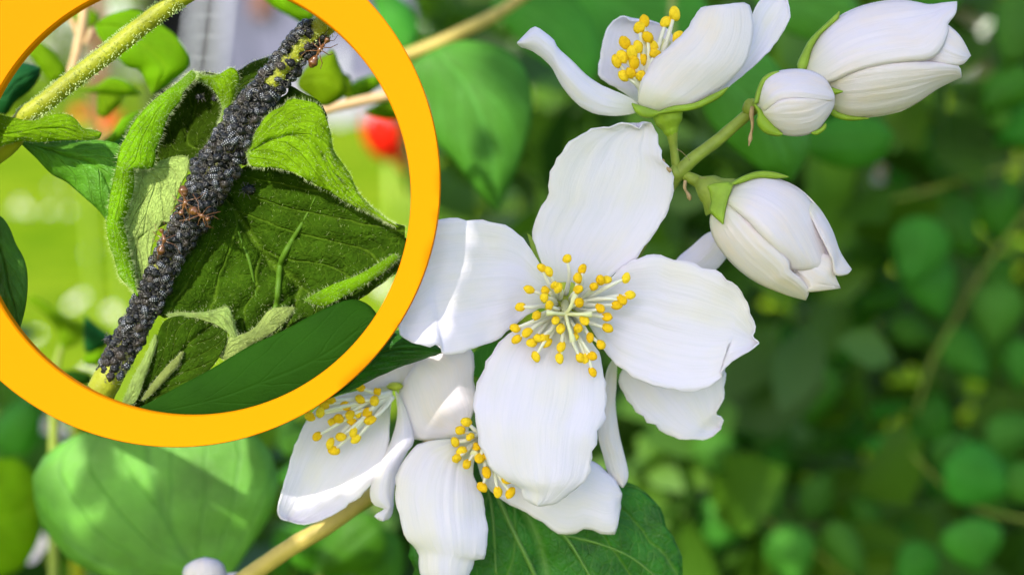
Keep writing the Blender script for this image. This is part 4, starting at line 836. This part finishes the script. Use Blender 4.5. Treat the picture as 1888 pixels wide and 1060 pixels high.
stray(369, 181, SD + .007, 16, .2, 'lone black aphid walking inside the hooded leaf')
stray(397, 183, SD + .006, 14, 1.2, 'second black aphid inside the hooded leaf, near its right rim')
stray(201, 627, SD, 20, 1.2, 'dark aphid hanging off the edge of the lower stem beside bare skin')
ANTM = simple('ant_brown', (.13, .05, .016), .25, .7, .3, 900, .15)
def ant(g, t, h, d, k, label, legs):
    """one ant: gaster, waist, thorax and head as one body, six jointed legs and two antennae"""
    G, T, H = C(*g, d), C(*t, d - .0004), C(*h, d - .0002); u = PX * k
    pts = [G + (G - T).normalized() * 11 * u, G + (G - T).normalized() * 7 * u, G, G.lerp(T, .35), G.lerp(T, .55), G.lerp(T, .75), T, T.lerp(H, .45), T.lerp(H, .6), H, H + (H - T).normalized() * 5 * u]
    V, F = tube(None, pts, [u * .5, u * 5.5, u * 9.5, u * 6, u * 1.6, u * 3.2, u * 4.6, u * 3, u * 1.5, u * 5.6, u * 1.5], None, None, 10, n=5)
    ax = (H - T).normalized(); sd = ax.cross(TOW).normalized()
    for s in (-1, 1):
        for q, (da, ln) in enumerate(((.9, 20), (.1, 21), (-.8, 26))):
            b = T + ax * (q - 1) * -3 * u; e = (sd * s + ax * da).normalized()
            limb(V, F, [b, b + e * ln * .45 * u + TOW * 5 * u, b + e * ln * .9 * u + TOW * random.uniform(-3, 1) * u, b + (e + ax * da * .4 + UP * random.uniform(-.3, .3)) * ln * 1.25 * u - TOW * 4 * u], u * 1.35)
        b = H + sd * s * 2.5 * u; limb(V, F, [b, b + (sd * s * .9 + ax * .7) * 9 * u + TOW * 3 * u, b + (sd * s * .7 + ax * 1.9) * 10 * u], u * .9)
    o = obj('ant', V, F, ANTM, None, loc=T); tag(o, label, 'ant', 'ants tending the aphids')
ant((338, 352), (342, 374), (334, 393), SD - .0040, 1.0, 'golden-brown ant head-down on the aphid stem, topmost of the cluster of ants', 6)
ant((357, 389), (372, 398), (383, 404), SD - .0042, .95, 'golden-brown ant lying crosswise on the aphids next to the head-down ant', 6)
ant((297, 462), (303, 442), (298, 425), SD - .0030, .85, 'slim reddish ant climbing the stem below the other brown ants', 6)
ant((577, 116), (590, 92), (604, 74), SD - .0010, 1.0, 'glossy dark ant on the upper stem by the bare skin under the ring', 6)

# ------------------------------------------------------------------ tulips and daisies on the lawn
def cup_flower(px, py, wpx, hpx, d, mat, label, lean=0):
    c = C(px, py, d); o = thing('tulip', Vector((c.x, c.y, GZ)), label, 'tulip', 'red and orange tulips'); w = wpx * S(d) / 2; h = hpx * S(d)
    base = c - Vector((0, 0, h / 2))
    for i in range(6):
        a0 = i * math.pi / 3; V, F = [], []; rr = 1.0 if i % 2 else .9
        for u in range(9):
            f = u / 8; r = w * rr * math.sin(math.pi * min(.95, f * .62 + .08)) ** .7; half = .62 * math.sin(math.pi * (f * .86 + .1)) ** .6
            for v in range(7):
                a = a0 + half * (v / 3 - 1); V.append(base + Vector((math.cos(a) * r + lean * f * w, math.sin(a) * r, h * f * (1 - .05 * abs(v / 3 - 1)))))
        for u in range(8):
            for v in range(6): q = u * 7 + v; F.append((q, q + 1, q + 8, q + 7))
        obj('petal', V, F, mat, o, [(v / 6, u / 8) for u in range(9) for v in range(7)], solid=.0006)
    tube('stem', [Vector((c.x, c.y, GZ - .02)), Vector((c.x + .005, c.y, base.z * .5)), base + Vector((0, 0, .004))], [.003, .003], SEPAL, o, 8)
    for s in (-1, 1):
        V, F = [], []
        for u in range(9):
            f = u / 8; ww = .018 * math.sin(math.pi * (f * .9 + .06))
            for v in (-1, 0, 1): V.append(Vector((c.x + s * (.01 + .07 * f * f), c.y + v * ww, GZ + .01 + .2 * f - .04 * f * f)) + Vector((s * abs(v) * .006, 0, 0)))
        for u in range(8):
            for v in range(2): q = u * 3 + v; F.append((q, q + 1, q + 4, q + 3))
        obj('leaf', V, F, SEPAL, o, solid=.0008)
REDP = simple('tulip_red', (.75, .018, .006), .5, .1, .25, 40, .1, .001, thin=.3)
ORAP = simple('tulip_orange', (.80, .20, .03), .45, .4, .25, 40, .1, .001, thin=.3)
cup_flower(718, 252, 100, 82, .8, REDP, 'blurred red tulip on the lawn close to the ring')
cup_flower(752, 292, 50, 46, .84, ORAP, 'orange-red tulip low beside the red tulip')
cup_flower(205, 225, 40, 36, 1.1, ORAP, 'salmon tulip behind the slanting downy shoot')
cup_flower(150, 212, 30, 26, 1.3, ORAP, 'small salmon tulip beside the other behind the shoot')
DAI = simple('daisy_white', (.82, .82, .78), .6, .3, .03, 50, 0, thin=.2)
def daisy(px, py, r, label):
    ray = C(px, py, 1) - cam.location; t = (GZ + .06 - cam.location.z) / ray.z; c = cam.location + ray * t
    o = thing('daisy', Vector((c.x, c.y, GZ)), label, 'daisy', 'daisies in the lawn'); nrm = Vector((-.2, -.5, .85)).normalized(); e1 = nrm.cross(Vector((1, 0, 0))).normalized(); e2 = nrm.cross(e1); V, F = [], []
    for k in range(14):
        a = k * 2 * math.pi / 14; dr = e1 * math.cos(a) + e2 * math.sin(a); s = e2 * math.cos(a) - e1 * math.sin(a); q = len(V)
        V += [c + dr * r * .25 - s * r * .08, c + dr * r * .25 + s * r * .08, c + dr * r * .7 + s * r * .16 + nrm * r * .06, c + dr * r, c + dr * r * .7 - s * r * .16 + nrm * r * .06]; F.append((q, q + 1, q + 2, q + 3, q + 4))
    obj('petals', V, F, DAI, o, smooth=False, solid=.0006)
    v, f = lump(c + nrm * r * .05, nrm, r * .14, r * .3, r * .3, .1); obj('eye', v, f, ANTH, o)
    tube('stalk', [Vector((c.x, c.y + .01, GZ - .01)), c.lerp(Vector((c.x, c.y + .01, GZ)), .5), c], [.0015, .0012], SEPAL, o, 5, n=2)
for px, py in ((36, 374), (44, 384), (28, 386), (52, 390), (126, 389), (166, 466), (135, 560), (216, 582), (205, 572), (96, 345), (122, 344), (92, 388), (64, 618), (163, 688), (700, 527), (712, 540), (705, 516), (150, 548)):
    daisy(px, py, random.uniform(.014, .02), 'one of the white daisies clumped together in the lawn' if (px < 60 and py < 395) or px > 690 else 'white daisy growing apart from the clumps in the sunlit lawn')

# ------------------------------------------------------------------ loose unseen leaves added towards the sun to shade the blossoms, sparing the ring
sp = []
def ring_px(p):                        # how far this leaf's shadow falls from the ring and the plants seen through it
    r = 1e9
    for d, slack in ((.176, 0), (.19, 45), (.22, 70), (.26, 70)):
        hit = p - SUN_FROM * ((p - C(944, 530, d)).dot(TOW) / SUN_FROM.dot(TOW)); q = CM.inverted() @ hit
        r = min(r, math.dist((q.x / -q.z * FPX + 944, -q.y / -q.z * FPX + 530), (325, 345)) + slack)
    return r
def seen(p):
    q = CM.inverted() @ p
    return q.z < 0 and -900 < q.x / -q.z * FPX + 944 < 2800 and -750 < -q.y / -q.z * FPX + 530 < 1800
for kind, count, (xa, xb), (ya, yb), (da, db), (ta, tb), (la, lb), keep, far in (
        ('edge', 620, (300, 1000), (-150, 1050), (.177, .186), (.14, .17), (.004, .007), 499, 680),
        ('near', 650, (-300, 1200), (-300, 1250), (.175, .20), (.14, .2), (.008, .014), 503, 900),
        ('far', 750, (-300, 2300), (-300, 1250), (.17, .5), (.6, 1.0), (.035, .055), 600, 1e9)):
    n = tries = 0
    while n < count and tries < 20000:
        tries += 1
        p = C(random.uniform(xa, xb), random.uniform(ya, yb), random.uniform(da, db)) + SUN_FROM * random.uniform(ta, tb)
        L = random.uniform(la, lb); dr = (rdir() + Vector((0, 0, -.5))).normalized()
        r0 = min(ring_px(p), ring_px(p + dr * L), ring_px(p + dr * L * .5) - L * .3 / S(.178))
        if r0 < keep or r0 > far or seen(p) or seen(p + dr * L): continue
        n += 1; sp.append((p, dr, rdir() + Vector((-.4, -.5, 1.4)), L, L * random.uniform(.55, .75)))
leafmass('added_shade_leaves', sp, mass_mat('shade_leaf_mass', (.025, .07, .012), (.05, .11, .02), .12), label='unseen loose leaves added above the blossoms to shade them', cat='foliage')
